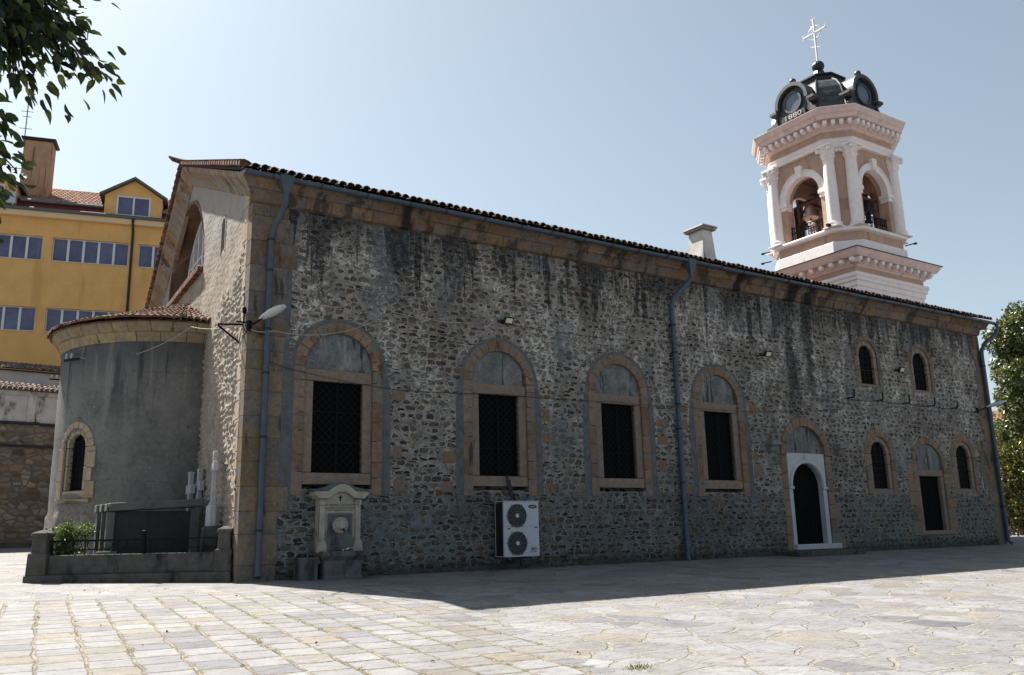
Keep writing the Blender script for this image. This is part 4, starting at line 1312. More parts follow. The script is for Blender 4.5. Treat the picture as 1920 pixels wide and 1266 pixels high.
    cap.bb(-.42, .42, -.42, .42, 4.14, 4.27)
    for s in (-1, 1):
        for t in (-1, 1):
            cap.box((s * .32, t * .32, 4.04), (.17, .17, .17), rz=pi / 4)
    first = None
    for k in range(4):
        for s in (-1, 1):
            p = rot4(k, (s * 1.70, -2.44, 14.87))
            if first is None:
                first = obj('column', CP, MAT['tw'], BT, smooth=True, bevel=0)
                first.location = p
                cc = obj('capital', cap, MAT['tw'], first, smooth=True)
                fc = (first, cc)
            else:
                o = fc[0].copy(); COL.objects.link(o); o.location = p
                o2 = fc[1].copy(); COL.objects.link(o2); o2.parent = o
    # entablature and crowning cornice
    st('upper_architrave', ((2.6, None, 19.12), (2.62, None, 19.3), (2.66, None, 19.32), (2.66, None, 19.42), (2.74, None, 19.48), (2.5, None, 19.5)), 'tw')
    st('upper_frieze', ((2.6, None, 19.48), (2.6, None, 19.88)), 'ts')
    st('upper_cornice', ((2.6, None, 19.86), (2.68, None, 19.88), (2.72, None, 19.98), (2.78, None, 20.0), (2.80, None, 20.32), (3.1, None, 20.36), (3.12, None, 20.56), (3.2, None, 20.62), (3.28, None, 20.82), (3.3, None, 20.9), (2.4, 1.5, 21.0)), 'tpink')
    mb2 = MB(); mb2.box((0, 0, 0), (.19, .32, .2)); mb2.box((0, .0, -.12), (.15, .24, .06))
    m2 = None
    pts = ch8(2.92, 1.81, 20.2)
    for i in range(8):
        a, b = Vector(pts[i]), Vector(pts[(i + 1) % 8])
        n = 9 if i % 2 == 0 else 4
        ang = atan2((b - a).y, (b - a).x)
        for j in range(n):
            p = a.lerp(b, (j + .5) / n)
            if m2 is None: m2 = o = obj('upper_modillion', mb2, MAT['tw'], BT, bevel=.02)
            else: o = m2.copy(); COL.objects.link(o)
            o.location = p; o.rotation_euler = (0, 0, ang)
    # dome
    dm = MB()
    dm.rings([ch8(h, c, z) for h, c, z in ((2.45, 1.5, 20.96), (2.45, 1.5, 21.25), (2.34, 1.42, 21.3), (2.22, 1.3, 21.75), (2.10, 1.22, 22.3), (1.92, 1.1, 22.8), (1.62, .92, 23.25), (1.2, .68, 23.6), (.95, .55, 23.74))])
    dome = obj('dome', dm, MAT['scales'], BT)
    rb = MB()
    rows = ((2.46, 1.5, 21.25), (2.24, 1.3, 21.75), (2.12, 1.22, 22.3), (1.94, 1.1, 22.8), (1.64, .92, 23.25), (1.22, .68, 23.6), (.97, .55, 23.74))
    for i in range(8):
        rb.tube([ch8(*r)[i] for r in rows], .05, 6)
    rb.rings([ch8(h, c, z) for h, c, z in ((2.5, 1.54, 20.94), (2.5, 1.54, 21.22), (2.44, 1.5, 21.27))])
    obj('rib', rb, MAT['lead'], dome)
    pf = MB()
    pf.rings([ch8(h, h * .5, z) for h, z in ((.9, 23.7), (1.02, 23.76), (1.08, 23.92), (1.18, 23.96), (1.18, 24.04), (.6, 24.2), (.42, 24.4), (.28, 24.62), (.24, 24.78))])
    obj('lantern_cap', pf, MAT['lead'], BT)
    bl = MB()
    bl.lathe([(.12, -.30)] + [(max(.1, .33 * cos(t)), .31 * sin(t)) for t in np.linspace(-1.25, 1.25, 13)] + [(.1, .30)], (0, 0, 25.08), 48, lambda a: 1 - .07 * abs(cos(6 * a)) ** 6)
    obj('finial_ball', bl, MAT['lead'], BT, smooth=True)
    # cross: the arms run north-south
    c = MB()
    zc = 27.12
    c.bar((0, 0, 25.35), (0, 0, 27.95), .085)
    c.bar((0, -.72, zc), (0, .72, zc), .085)
    c.bar((0, -.3, 26.12), (0, .3, 26.38), .06)
    for p, d in (((0, 0, 27.93), 0), ((0, -.72, zc), 1), ((0, .72, zc), 1)):
        w = .16
        if d == 0: c.bar((0, -w, p[2]), (0, w, p[2]), .05); c.bar((0, -w, p[2]), (0, -w - .03, p[2] + .09), .03); c.bar((0, w, p[2]), (0, w + .03, p[2] + .09), .03)
        else:
            sgn = 1 if p[1] > 0 else -1
            c.bar((0, p[1], zc - w), (0, p[1], zc + w), .05)
            for q in (-w, w): c.bar((0, p[1], zc + q), (0, p[1] + sgn * .09, zc + q * 1.2), .03)
    c.bar((0, 0, 27.9), (0, 0, 28.35), .02)
    c.tube([(0, .40 * cos(t), zc + .40 * sin(t)) for t in np.linspace(0, 2 * pi, 25)], .025, 6)
    for q in range(4):
        t = pi / 4 + q * pi / 2
        c.bar((0, .15 * cos(t), zc + .15 * sin(t)), (0, .55 * cos(t), zc + .55 * sin(t)), .025)
    obj('cross', c, MAT['silver'], BT, bevel=.008)
    # dormers with a round light on each side
    for k in range(4):
        T = side_T(k, 2.42)
        d = MB()
        r0, zc = .80, 22.30
        body = [(-1.42, 21.0), (1.42, 21.0), (1.42, 21.42), (1.2, 21.5), (1.08, 21.8), (1.0, 21.86), (.92, 22.2)] + arc(0, zc, .86, .05, pi - .05, 18) + [(-.92, 22.2), (-1.0, 21.86), (-1.08, 21.8), (-1.2, 21.5), (-1.42, 21.42)]
        d.prism(body, T, .0, 1.2)
        dorm = obj('dormer', d, MAT['lead'], BT, bevel=.015)
        h = MB()
        h.prism(arc(0, zc, .84, -.1, pi + .1, 26) + arc(0, zc, 1.04, pi + .1, -.1, 26), T, -.2, 1.3)
        for s in (-1, 1):
            h.prism([(s * 1.18 - .22, 22.02), (s * 1.18 + .22, 22.02), (s * 1.18 + .22, 22.16), (s * 1.18 - .22, 22.16)], T, -.2, .6)
            h.prism([(s * 1.18 - .16, 21.94), (s * 1.18 + .16, 21.94), (s * 1.18 + .16, 22.014), (s * 1.18 - .16, 22.014)], T, -.12, .5)
        h.prism(arc(0, zc, .47, 0, 2 * pi, 30)[:-1] + [(.47, zc - 1e-3)] + [(.58 * cos(-2 * pi * i / 30), zc + .58 * sin(-2 * pi * i / 30)) for i in range(30)] + [(.58, zc + 1e-3)], T, -.09, .05)
        obj('hood', h, MAT['leadpale'], dorm, bevel=.012)
        o = MB(); o.prism(arc(0, zc, .49, 0, 2 * pi, 30)[:-1], T, -.03, .02)
        obj('oculus', o, MAT['oculus'], dorm)
        q = MB()
        q.prism([(-1.62, 20.98), (1.62, 20.98), (1.62, 21.12), (-1.62, 21.12)], T, -.12, .3)
        for i in (0, 1, 4, 5):
            a = -1.5 + i * .52
            q.prism([(a, 21.125), (a + .46, 21.125), (a + .46, 21.36), (a, 21.36)], T, -.07, .2)
        for s in (-1, 1):
            sc = [(s * 1.02, 21.4), (s * 1.38, 21.4), (s * 1.40, 21.55), (s * 1.2, 21.62), (s * 1.12, 21.8), (s * 1.02, 21.84)]
            q.prism(sc if s > 0 else sc[::-1], T, -.07, .2)
        obj('parapet', q, MAT['leadpale'], dorm, bevel=.012)
        f = MB()
        p = T(0, 23.2, .15)
        f.lathe([(.17, 0), (.2, .05), (.1, .1), (.07, .2)] + [(max(.03, .17 * cos(t)), .35 + .17 * sin(t)) for t in np.linspace(-1.2, 1.4, 9)], p, 14)
        obj('finial', f, MAT['leadpale'], dorm, smooth=True)
        if k == 3:
            text('date', '1880', .38, MAT['datemetal'], dorm, lambda a, b, d: T(a, 21.52 + b, -.12 - d), font_scale=(1.5, .95), ext=.03)
            t = MB(); t.prism([(-.75, 21.34), (.75, 21.34), (.75, 21.70), (-.75, 21.70)], T, -.11, .1)
            obj('date_panel', t, MAT['lead'], dorm)
    # railing of each arch
    for k in range(4):
        T = side_T(k, hw)
        r = MB()
        for z in (15.0, 15.42, 15.72): r.bar(T(-1.0, z, .2), T(1.0, z, .2), .045)
        for i in range(13):
            a = -.98 + 1.96 * i / 12
            r.bar(T(a, 14.87, .2), T(a, 15.82 if i % 2 == 0 else 15.72, .2), .028)
        for i in range(6):
            a = -.82 + 1.64 * i / 5
            r.tube([T(a + .09 * cos(t), 15.57 + .1 * sin(t), .2) for t in np.linspace(0, 2 * pi, 11)], .014, 5)
        obj('railing', r, MAT['iron'], BT, fix=False)
    # timber bell frame
    b = MB()
    for sx in (-1, 1):
        for sy in (-1, 1):
            b.bar((sx * 1.15, sy * 1.15, 14.87), (sx * 1.15, sy * 1.15, 17.5), .17)
            b.bar((sx * 1.15, sy * 1.15, 16.6), (sx * .6, sy * 1.15, 17.4), .09)
    for k in range(4):
        T = side_T(k, 2.42)
        for a in (-.86, .86):
            b.bar(T(a, 14.87, .7), T(a, 17.35, .7), .13)
        b.bar(T(-1.1, 16.95, .7), T(1.1, 16.95, .7), .11)
    for s in (-1, 1):
        b.bar((-1.25, s * 1.15, 17.45), (1.25, s * 1.15, 17.45), .16)
        b.bar((s * 1.15, -1.25, 17.3), (s * 1.15, 1.25, 17.3), .15)
        b.bar((-1.25, s * .4, 17.6), (1.25, s * .4, 17.6), .14)
        b.bar((-1.25, s * 1.15, 15.3), (1.25, s * 1.15, 15.3), .1)
    obj('bell_frame', b, MAT['timber'], BT, bevel=.01)
    # spotlights on the ledge
    sp = MB()
    for p in ((-2.95, -1.7, 14.95), (-1.7, -2.95, 14.95)):
        sp.box(p, (.2, .16, .14)); sp.bar(p, (p[0] * .93, p[1] * .93, 14.85), .03)
    obj('spotlight', sp, MAT['iron'], BT, bevel=.01)
    ir = MB()
    for p in ((-2.7, 2.0, 14.72), (-2.72, 2.05, 14.2), (2.75, -2.0, 14.75)):
        s = 1 if p[0] > 0 else -1
        ir.bar(p, (p[0] + s * .1, p[1] - s * .5, p[2] + .02), .045)
        ir.box((p[0] + s * .1, p[1] - s * .5, p[2]), (.12, .14, .08))
    obj('lamp_arm', ir, MAT['iron'], BT)
MAT['leadpale'] = simple('weathered_sheet_metal', (.05, .054, .058), .5, .3, 4, .15, .2, .5)
tower()

def bell(loc, s, m, label):
    t = thing('bell', label, 'bell', loc, 0, 'bells in the belfry')
    b = MB()
    b.lathe([(.50, -.9), (.49, -.86), (.42, -.74), (.33, -.52), (.28, -.3), (.25, -.14), (.2, -.04), (.08, 0)], (0, 0, 0), 28)
    b.v = [(x * s, y * s, z * s) for x, y, z in b.v]
    obj('bell_body', b, m, t, smooth=True)
    c = MB()
    c.tube([(0, 0, -.02 * s), (0, 0, .3 * s)], .05 * s, 8)
    c.tube([(.1 * s * cos(q), 0, .08 * s + .1 * s * sin(q)) for q in np.linspace(0, 2 * pi, 13)], .03 * s, 6)
    obj('crown', c, MAT['iron'], t)
    k = MB(); k.tube([(0, 0, -.3 * s), (0, 0, -.95 * s)], .03 * s, 6); k.lathe([(.0, -.06), (.07 * s, 0), (0, .06)], (0, 0, -.97 * s), 10)
    obj('clapper', k, MAT['iron'], t)
MAT['bell2'] = simple('dark_bronze', (.05, .05, .06), .5, .2, 6, .05, .5)
bell((TX - 1.4, TY + .40, 17.0), .82, MAT['bell'], 'pale pinkish bronze bell hanging in the left arch of the belfry')
bell((TX - .8, TY + 1.35, 16.7), .6, MAT['bell2'], 'small dark bell hanging behind the pale bell in the belfry')
bell((TX + .75, TY - 1.45, 17.05), .78, MAT['bell2'], 'dark bell hanging in the right arch of the belfry')

# ================================================================== yellow building behind
MAT['yellow'] = simple('ochre_render', (.69, .405, .15), .9, .14, 1.2, .15, spec=.1, stain=((.57, .325, .12), 1.0, .12, .56))
MAT['cream'] = simple('cream_fascia', (.68, .50, .30), .85, .08, 2, .1)
MAT['redband'] = simple('red_band', (.17, .03, .03), .7, .2, 4, .1)
MAT['pane'] = simple('window_pane', (.075, .08, .155), .12, .5, .9, .05, 0, .6, stain=((.17, .16, .19), 1.35, .02, .58))  # the blue of the reflected sky is put into the pane colour
MAT['chimr'] = simple('rust_stained_render', (.42, .245, .15), .9, .2, 3, .2, stain=((.16, .085, .05), 5.0, .25, .50))
MAT['tileorange'] = mat_tile('orange_tile', (.34, .14, .08), (.42, .22, .14), (.16, .08, .06))
MAT['zinc'] = simple('zinc', (.12, .12, .125), .5, .2, 4, 0, .2)
YB = thing('yellow_building', 'ochre yellow school building with white ribbon windows and rust-stained chimney', 'building', (8, 28, 0), radians(-14))
def yellow():
    T = lambda a, b, d: (a, d, b)
    w = MB()
    groups = []
    for z0, z1 in ((14.97, 16.23), (11.24, 12.48), (7.5, 8.75), (3.8, 5.0)):
        for s in (-22.0, -17.93, -13.87, -9.81, -5.73, -1.65, 2.4):
            groups.append((s, s + 3.6, z0, z1))
    w.sheet([(-24, 0), (8, 0), (8, 17.2), (-24, 17.2)], [[(a, c), (b, c), (b, d), (a, d)] for a, b, c, d in groups], T, 0, .22)
    w.add([(-24, .0, 0), (-24, 9, 0), (-24, 9, 17.4), (-24, .0, 17.4), (8, .0, 0), (8, 9, 0), (8, 9, 17.4), (8, .0, 17.4)], [(0, 1, 2, 3), (4, 7, 6, 5), (1, 5, 6, 2)])
    obj('wall', w, MAT['yellow'], YB, fix=False)
    f = MB(); f.bb(-24.2, 8.2, -.28, .3, 17.19, 17.52)
    obj('fascia', f, MAT['cream'], YB, bevel=.02)
    g = MB(); g.bb(-24.2, 8.2, -.42, -.28, 17.48, 17.60); g.bb(-24.2, 8.2, -.42, .6, 17.60, 17.64)
    gt = obj('gutter', g, MAT['zinc'], YB, bevel=.02)
    rb = MB(); rb.bb(-24, 8, .22, .6, 17.64, 18.06)
    obj('attic_band', rb, MAT['redband'], YB)
    ev = MB()
    for xa, xb in ((-24.1, -21.6), (-18.4, -14.7), (-11.5, -7.6), (-4.7, -.4), (2.8, 8.1)):
        ev = MB(); ev.bb(xa, xb, -.02, .3, 18.06, 18.2)
        obj('upper_gutter', ev, MAT['zinc'], YB, bevel=.02)
    d = MB(); d.tube([(-6.08, -.35, 17.5), (-6.08, -.3, 17.2), (-6.06, -.1, 16.9), (-6.02, -.08, .5)], .065, 8)
    obj('downpipe', d, MAT['iron2'], YB, smooth=True)
    r = MB()
    sl = .5
    n = 0
    x = -24.0
    while x < 8:
        for j in range(9):
            y0, y1 = .12 + j * .62, .12 + (j + 1.1) * .62
            z0, z1 = 18.2 + (y0 - .12) * sl + .04, 18.2 + (y1 - .12) * sl
            P = [[(x + .11 + q * cos(t), y, z + .6 * q * sin(t)) for t in (0, pi / 3, 2 * pi / 3, pi)] for y, z, q in ((y0, z0, .11), (y1, z1, .10))]
            r.rings(P, cap=False, closed=False)
            r.add(P[0], [(3, 2, 1, 0)])
        x += .22
    r.add([(-24, .1, 18.19), (8, .1, 18.19), (8, 5.7, 20.99), (-24, 5.7, 20.99), (-24, 11, 18.2), (8, 11, 18.2)], [(0, 1, 2, 3), (3, 2, 5, 4)])
    obj('roof', r, MAT['tileorange'], YB, smooth=False, fix=False)
    # ribbon windows: five lights each
    def ribbon(a, b, z0, z1, n, y=.14, m=.045):
        fr = MB()
        fr.bb(a, b, y, y + .08, z0, z0 + m); fr.bb(a, b, y, y + .08, z1 - m, z1)
        for i in range(n + 1):
            x = a + (b - a) * i / n
            wd = m * (1.0 if i in (0, n) else 1.25)
            xa, xb = max(a, x - wd), min(b, x + wd)
            fr.bb(xa, xb, y - .004, y + .076, z0 + m, z1 - m)
        fr.bb(a, b, y - .2, y, z0 - .03, z0 - .002)
        o = obj('window', fr, MAT['whiteframe'], YB)
        p = MB(); p.bb(a, b, y + .05, y + .06, z0, z1)
        obj('pane', p, MAT['pane'], o)
    for a, b, z0, z1 in groups:
        if z0 > 10 and a < 0 and a > -20: ribbon(a, b, z0, z1, 5)
    # dormers
    for c in (-6.14, -13.1, -20.0, 1.2):
        dm = MB()
        hw = 1.42
        hole = [(c - .84, 17.76), (c + .84, 17.76), (c + .84, 18.86), (c - .84, 18.86)]
        dm.sheet([(c - hw, 17.65), (c + hw, 17.65), (c + hw, 18.86), (c, 19.78), (c - hw, 18.86)], [hole], T, .06, .2)
        dm.add([(c - hw, .06, 17.65), (c - hw, 3.2, 17.65), (c - hw, 3.2, 18.86), (c - hw, .06, 18.86), (c + hw, .06, 17.65), (c + hw, 3.2, 17.65), (c + hw, 3.2, 18.86), (c + hw, .06, 18.86)], [(0, 3, 2, 1), (4, 5, 6, 7)])
        do = obj('dormer', dm, MAT['yellow'], YB, fix=False)
        rf = MB()
        for s in (-1, 1):
            p = [(c, 19.80), (c + s * 1.68, 18.74), (c + s * 1.68, 18.86), (c, 19.93)]
            rf.prism(p if s > 0 else p[::-1], T, -.2, 3.6)
        obj('roof', rf, MAT['zinc'], do)
        fr = MB()
        fr.prism([(c - .84, 17.76), (c + .84, 17.76), (c + .84, 17.83), (c - .84, 17.83)], T, .04, .16)
        fr.prism([(c - .84, 18.79), (c + .84, 18.79), (c + .84, 18.86), (c - .84, 18.86)], T, .04, .16)
        for x in (c - .80, c, c + .80):
            fr.prism([(x - .045, 17.83), (x + .045, 17.83), (x + .045, 18.79), (x - .045, 18.79)], T, .04, .16)
        fo = obj('window', fr, MAT['whiteframe'], do)
        p = MB(); p.bb(c - .84, c + .84, .11, .13, 17.76, 18.86)
        obj('pane', p, MAT['pane'], do)
    ch = MB()
    ch.bb(-11.92, -10.53, 1.5, 2.55, 18.6, 22.1)
    co = obj('chimney', ch, MAT['chimr'], YB, bevel=.02)
    cp = MB(); cp.rings([[(x, y, z) for x, y in ((-12.0 - e, 1.4 - e), (-10.42 + e, 1.4 - e), (-10.42 + e, 2.65 + e), (-12.0 - e, 2.65 + e))] for z, e in ((22.1, -.02), (22.17, .05), (22.24, .05))])
    obj('cap', cp, MAT['iron2'], co)
    bs = MB(); bs.bb(-12.05, -10.3, 1.38, 2.7, 18.74, 18.92)
    obj('flashing', bs, MAT['zinc'], co)
    an = MB()
    an.tube([(-11.9, 1.45, 22.0), (-11.9, 1.45, 24.3)], .03, 6)
    for z, l in ((23.7, .3), (23.4, .22), (22.7, .3)): an.bar((-11.9 - l, 1.45, z), (-11.9 + l, 1.45, z), .025)
    for z in (19.6, 20.4): an.bar((-12.5, 1.5, z), (-11.92, 1.5, z), .03)
    obj('antenna', an, MAT['zinc'], co)
yellow()

# condenser unit on the yellow building's attic
ac0 = thing('air_conditioner', 'small white air conditioner beside the dormer of the yellow building', 'air conditioner', (8 + cos(radians(-14)) * -12.05 + sin(radians(14)) * -.05, 28 + sin(radians(-14)) * -12.05 - .05, 17.66), radians(-14))
MAT['acwhite'] = simple('painted_white_metal', (.42, .44, .48), .45, .06, 3, 0, 0, .4)
MAT['acdark'] = simple('fan_guard', (.018, .02, .026), .5, .3, 9, 0)
b = MB(); b.bb(-.42, .42, -.33, -.0, .1, .75)
for x in (-.3, .3): b.bb(x - .04, x + .04, -.3, .0, .0, .1)
obj('casing', b, MAT['acwhite'], ac0, bevel=.02)
b = MB(); b.prism(arc(-.1, .42, .25, 0, 2 * pi, 24)[:-1], lambda a, z, d: (a, -.345 + d, z), 0, .03)
obj('fan_grille', b, MAT['acdark'], ac0)

# ================================================================== boundary wall to the north-east
MAT['oldplaster'] = mat_plaster('old_white_plaster', (.50, .46, .44), .22, ((.10, .085, .075), 1.6, .7, .50), .5)
MAT['wallledge'] = simple('wall_ledge', (.035, .034, .038), .9, .4, 5, .3)
def boundary(name, loc, rz, z0, label):
    t = thing(name, label, 'wall', loc, rz)
    w = MB(); w.bb(-14, 9, 0, .6, -.4, 4.75)
    obj('stone_wall', w, MAT['bigrubble'], t)
    p = MB(); p.bb(-14, 9, .05, .55, 4.75, 6.1)
    for a in (-13.5, -8.8, -4.1, .66, 5.4):
        p.bb(a - .15, a + .15, -.03, .06, 4.85, 5.95)
    p.bb(-14, 9, -.04, .58, 5.92, 6.12)
    obj('plaster_band', p, MAT['oldplaster'], t, bevel=.02)
    l = MB()
    for i in range(23):
        l.box((-13.5 + i, -.03, 3.92 + random.uniform(-.02, .02)), (1.0, .16, .10))
        l.box((-13.5 + i, .01, 4.80 + random.uniform(-.02, .02)), (1.0, .18, .12))
    obj('ledge', l, MAT['wallledge'], t, bevel=.02)
    c = MB()
    x = -14.0
    while x < 9:
        for j in range(3):
            y0, z = -.28 + j * .3, 6.16 + j * .11
            P = [[(x + .1 + q * cos(k), y + random.uniform(-.015, .015), zz + q * sin(k)) for k in (0, pi / 4, pi / 2, 3 * pi / 4, pi)] for y, zz, q in ((y0, z, .085), (y0 + .38, z + .11, .07))]
            c.rings(P, cap=False, closed=False); c.add(P[0], [(4, 3, 2, 1, 0)])
        x += .19
    c.add([(-14, -.26, 6.13), (9, -.26, 6.13), (9, .8, 6.5), (-14, .8, 6.5)], [(0, 1, 2, 3)])
    c.add([(-14, -.26, 6.12), (9, -.26, 6.12), (9, .8, 6.12), (-14, .8, 6.12)], [(3, 2, 1, 0)])
    obj('coping', c, MAT['tilepale'], t, fix=False, smooth=True, angle=40)
boundary('boundary_wall', (-3, 21.5, .72), radians(5), .72, 'old rubble boundary wall with stained plaster band and tiled coping, left of the apse')
kb = MB(); kb.bb(-14, 6, -.35, .1, -.2, .17)
kbo = obj('wall_kerb', kb, MAT['concrete'], None, bevel=.02)
kbo.location = (-3, 21.3, .72); kbo.rotation_euler = (0, 0, radians(5))
tag(kbo, 'low stone kerb along the foot of the rubble boundary wall', 'kerb')
# a lower outbuilding between the wall and the yellow building
OB = thing('outbuilding', 'white outbuilding with a tiled roof edge, between boundary wall and yellow building', 'building', (-3, 23.6, .72), radians(5))
w = MB(); w.bb(-14, 9, 0, 2.2, -.4, 7.25)
obj('wall', w, simple('white_render', (.55, .52, .50), .9, .15, 2, .2), OB)
c = MB(); x = -14.2
while x < 9:
    for j in range(5):
        y0, z = -.3 + j * .45, 7.33 + j * .12
        P = [[(x + .1 + q * cos(k), y + random.uniform(-.02, .02), zz + q * sin(k)) for k in (0, pi / 4, pi / 2, 3 * pi / 4, pi)] for y, zz, q in ((y0, z, .085), (y0 + .52, z + .13, .07))]
        c.rings(P, cap=False, closed=False); c.add(P[0], [(4, 3, 2, 1, 0)])
    x += .19
c.add([(-14.2, -.28, 7.29), (9, -.28, 7.29), (9, 2.4, 8.0), (-14.2, 2.4, 8.0)], [(0, 1, 2, 3)])
c.add([(-14.2, -.28, 7.27), (9, -.28, 7.27), (9, 2.4, 7.27), (-14.2, 2.4, 7.27)], [(3, 2, 1, 0)])
obj('roof', c, MAT['tilepale'], OB, fix=False, smooth=True, angle=40)

# ================================================================== graves by the apse
GA = radians(-33.0)
GV = thing('grave_enclosure', 'dark stone grave kerb with corner posts and iron rail at the foot of the gable', 'grave enclosure', (-3.46, 2.42, .06), GA)
def grave():
    Lg, Dg = 4.06, 2.0
    pl = MB()
    pl.bb(-.06, Lg + .02, -.10, .34, -.15, .155)
    pl.bb(-.06, .34, .34, Dg, -.12, .15)
    obj('plinth', pl, MAT['concrete'], GV, bevel=.02, seg=2)
    k = MB()
    k.bb(.36, Lg - .36, .02, .24, .15, .54); k.bb(.03, .25, .36, Dg, .15, .52)
    obj('kerb', k, MAT['concrete'], GV, bevel=.018, seg=2)
    for x, w in ((.16, .38), (Lg - .17, .34)):
        p = MB()
        p.rings([[(x + sx * a, .13 + sy * a, z) for sx, sy in ((-1, -1), (1, -1), (1, 1), (-1, 1))] for z, a in ((.15, w / 2 + .01), (.58, w / 2), (.60, w / 2 - .04), (.92, w / 2 - .05), (.925, w / 2 - .02), (.99, w / 2 - .03), (1.04, .05), (1.05, .01))])
        obj('post', p, MAT['concrete'], GV, bevel=.012)
    r = MB()
    r.bar((.3, .13, .82), (Lg - .3, .13, .82), .035); r.bar((.3, .13, .64), (Lg - .3, .13, .64), .02)
    for i in range(6):
        x = .36 + i * (Lg - .72) / 5
        r.bar((x, .13, .53), (x, .13, .84), .022)
    for i in range(9):
        x = .55 + i * .31
        r.tube([(x + .1 * cos(t), .13, .73 + .085 * sin(t)) for t in np.linspace(0, 2 * pi, 15)], .009, 5)
    obj('rail', r, MAT['iron'], GV, fix=False)
    m = MB(); m.rings([[(Lg * .545 + sx * a, .13 + sy * a, z) for sx, sy in ((-1, -1), (1, -1), (1, 1), (-1, 1))] for z, a in ((.54, .05), (.8, .04), (.98, .04), (1.0, .03))])
    obj('middle_post', m, MAT['iron'], GV, bevel=.008)
    e = MB(); e.bb(.28, Lg - .3, .26, Dg, .1, .44)
    obj('soil', e, simple('dry_soil', (.10, .08, .06), .95, .3, 8, .5), GV)
grave()
TB_ = thing('table_tomb', 'dark table tomb with a pale-edged top slab on upright stones, inside the grave kerb', 'tomb', (-2.06, 2.5, .45), radians(1.5))
def tomb():
    tl = .052                                        # the slab has settled, its west end lies lower
    def slab(mb, x0, x1, y0, y1, z0, z1):
        a = [(x0, y0), (x1, y0), (x1, y1), (x0, y1)]
        mb.rings([[(x, y, z + tl * x) for x, y in a] for z in (z0, z1)])
    t = MB(); slab(t, 0, 1.98, -.05, .92, 1.03, 1.20)
    obj('top_slab', t, MAT['slabtop'], TB_, bevel=.022, seg=2)
    for j in range(3):
        e = MB(); slab(e, -.05 - .045 * j, .0 - .012, -.03 + .32 * j, .20 + .32 * j, 1.03, 1.19)
        obj('slab_end', e, MAT['slabtop'], TB_, bevel=.012)
        q = MB(); q.bb(-.02 - .045 * j, .14, .0 + .32 * j, .13 + .32 * j, .06, 1.02)
        q.bb(-.05 - .045 * j, .17, -.02 + .32 * j, .16 + .32 * j, .03, .12)
        obj('upright', q, MAT['slabtop'], TB_, bevel=.012)
    q = MB(); q.bb(1.72, 1.9, .0, .14, .06, 1.10); q.bb(1.69, 1.93, -.02, .16, .03, .12)
    obj('upright', q, MAT['slabtop'], TB_, bevel=.012)
    p = MB(); p.bb(.16, 1.86, .10, .85, .0, 1.035)
    obj('chest', p, MAT['granite'], TB_, bevel=.01)
    b = MB(); b.bb(-.25, 2.0, -.2, 1.0, -.05, .03); b.bb(-.2, .2, -.24, .0, .03, .2)
    obj('base', b, MAT['slabtop'], TB_, bevel=.015)
tomb()
MAT['cross'] = simple('grave_marble', (.36, .365, .37), .65, .15, 5, .1)
def gcross(loc, h, rz, label):
    t = thing('grave_cross', label, 'grave cross', loc, rz, 'small marble crosses')
    c = MB()
    c.bb(-.055, .055, -.075, .075, 0, h); c.bb(-.05, .05, -.24, .24, h - .5, h - .33)
    for s in (-1, 1): c.bb(-.058, .058, s * .24 - .03, s * .24 + .03, h - .53, h - .30)
    c.bb(-.06, .06, -.105, .105, h - .06, h)
    obj('cross_stone', c, MAT['cross'], t, bevel=.012)
    b = MB(); b.bb(-.085, .085, -.17, .17, -.4, .3)
    obj('cross_base', b, MAT['cross'], t, bevel=.015)
gcross((-.12, 3.72, .45), 1.98, radians(-2), 'white grave cross nearer the apse, the lower of two behind the tomb')
gcross((.02, 3.45, .45), 2.04, radians(-2), 'white grave cross of the pair behind the tomb, the taller one nearer the gable')
GM = thing('grave_monument', 'tall slim white cross monument on a stone pedestal against the sunlit gable', 'monument', (-.17, 1.42, .3), radians(-8))
def monument():
    b = MB(); b.rings([[(sx * a, sy * a, z) for sx, sy in ((-1, -1), (1, -1), (1, 1), (-1, 1))] for z, a in ((-.2, .2), (.78, .19), (.82, .15))])
    obj('base', b, MAT['concrete'], GM, bevel=.015)
    p = MB(); p.rings([[(a * cos(k * pi / 4 + pi / 8), a * sin(k * pi / 4 + pi / 8), z) for k in range(8)] for z, a in ((.82, .145), (1.24, .14), (1.26, .11), (1.3, .07))])
    obj('pedestal', p, MAT['cross'], GM, bevel=.01)
    s = MB(); s.rings([[(sx * a, sy * a, z) for sx, sy in ((-1, -1), (1, -1), (1, 1), (-1, 1))] for z, a in ((1.28, .08), (1.34, .055), (2.0, .045), (2.42, .045))])
    s.bb(-.05, .05, -.2, .2, 2.02, 2.16); s.bb(-.04, .04, -.11, .11, 2.34, 2.42)
    for q in (-.2, .2): s.bb(-.055, .055, q - .03, q + .03, 1.99, 2.19)
    obj('cross', s, MAT['cross'], GM, bevel=.01)
monument()

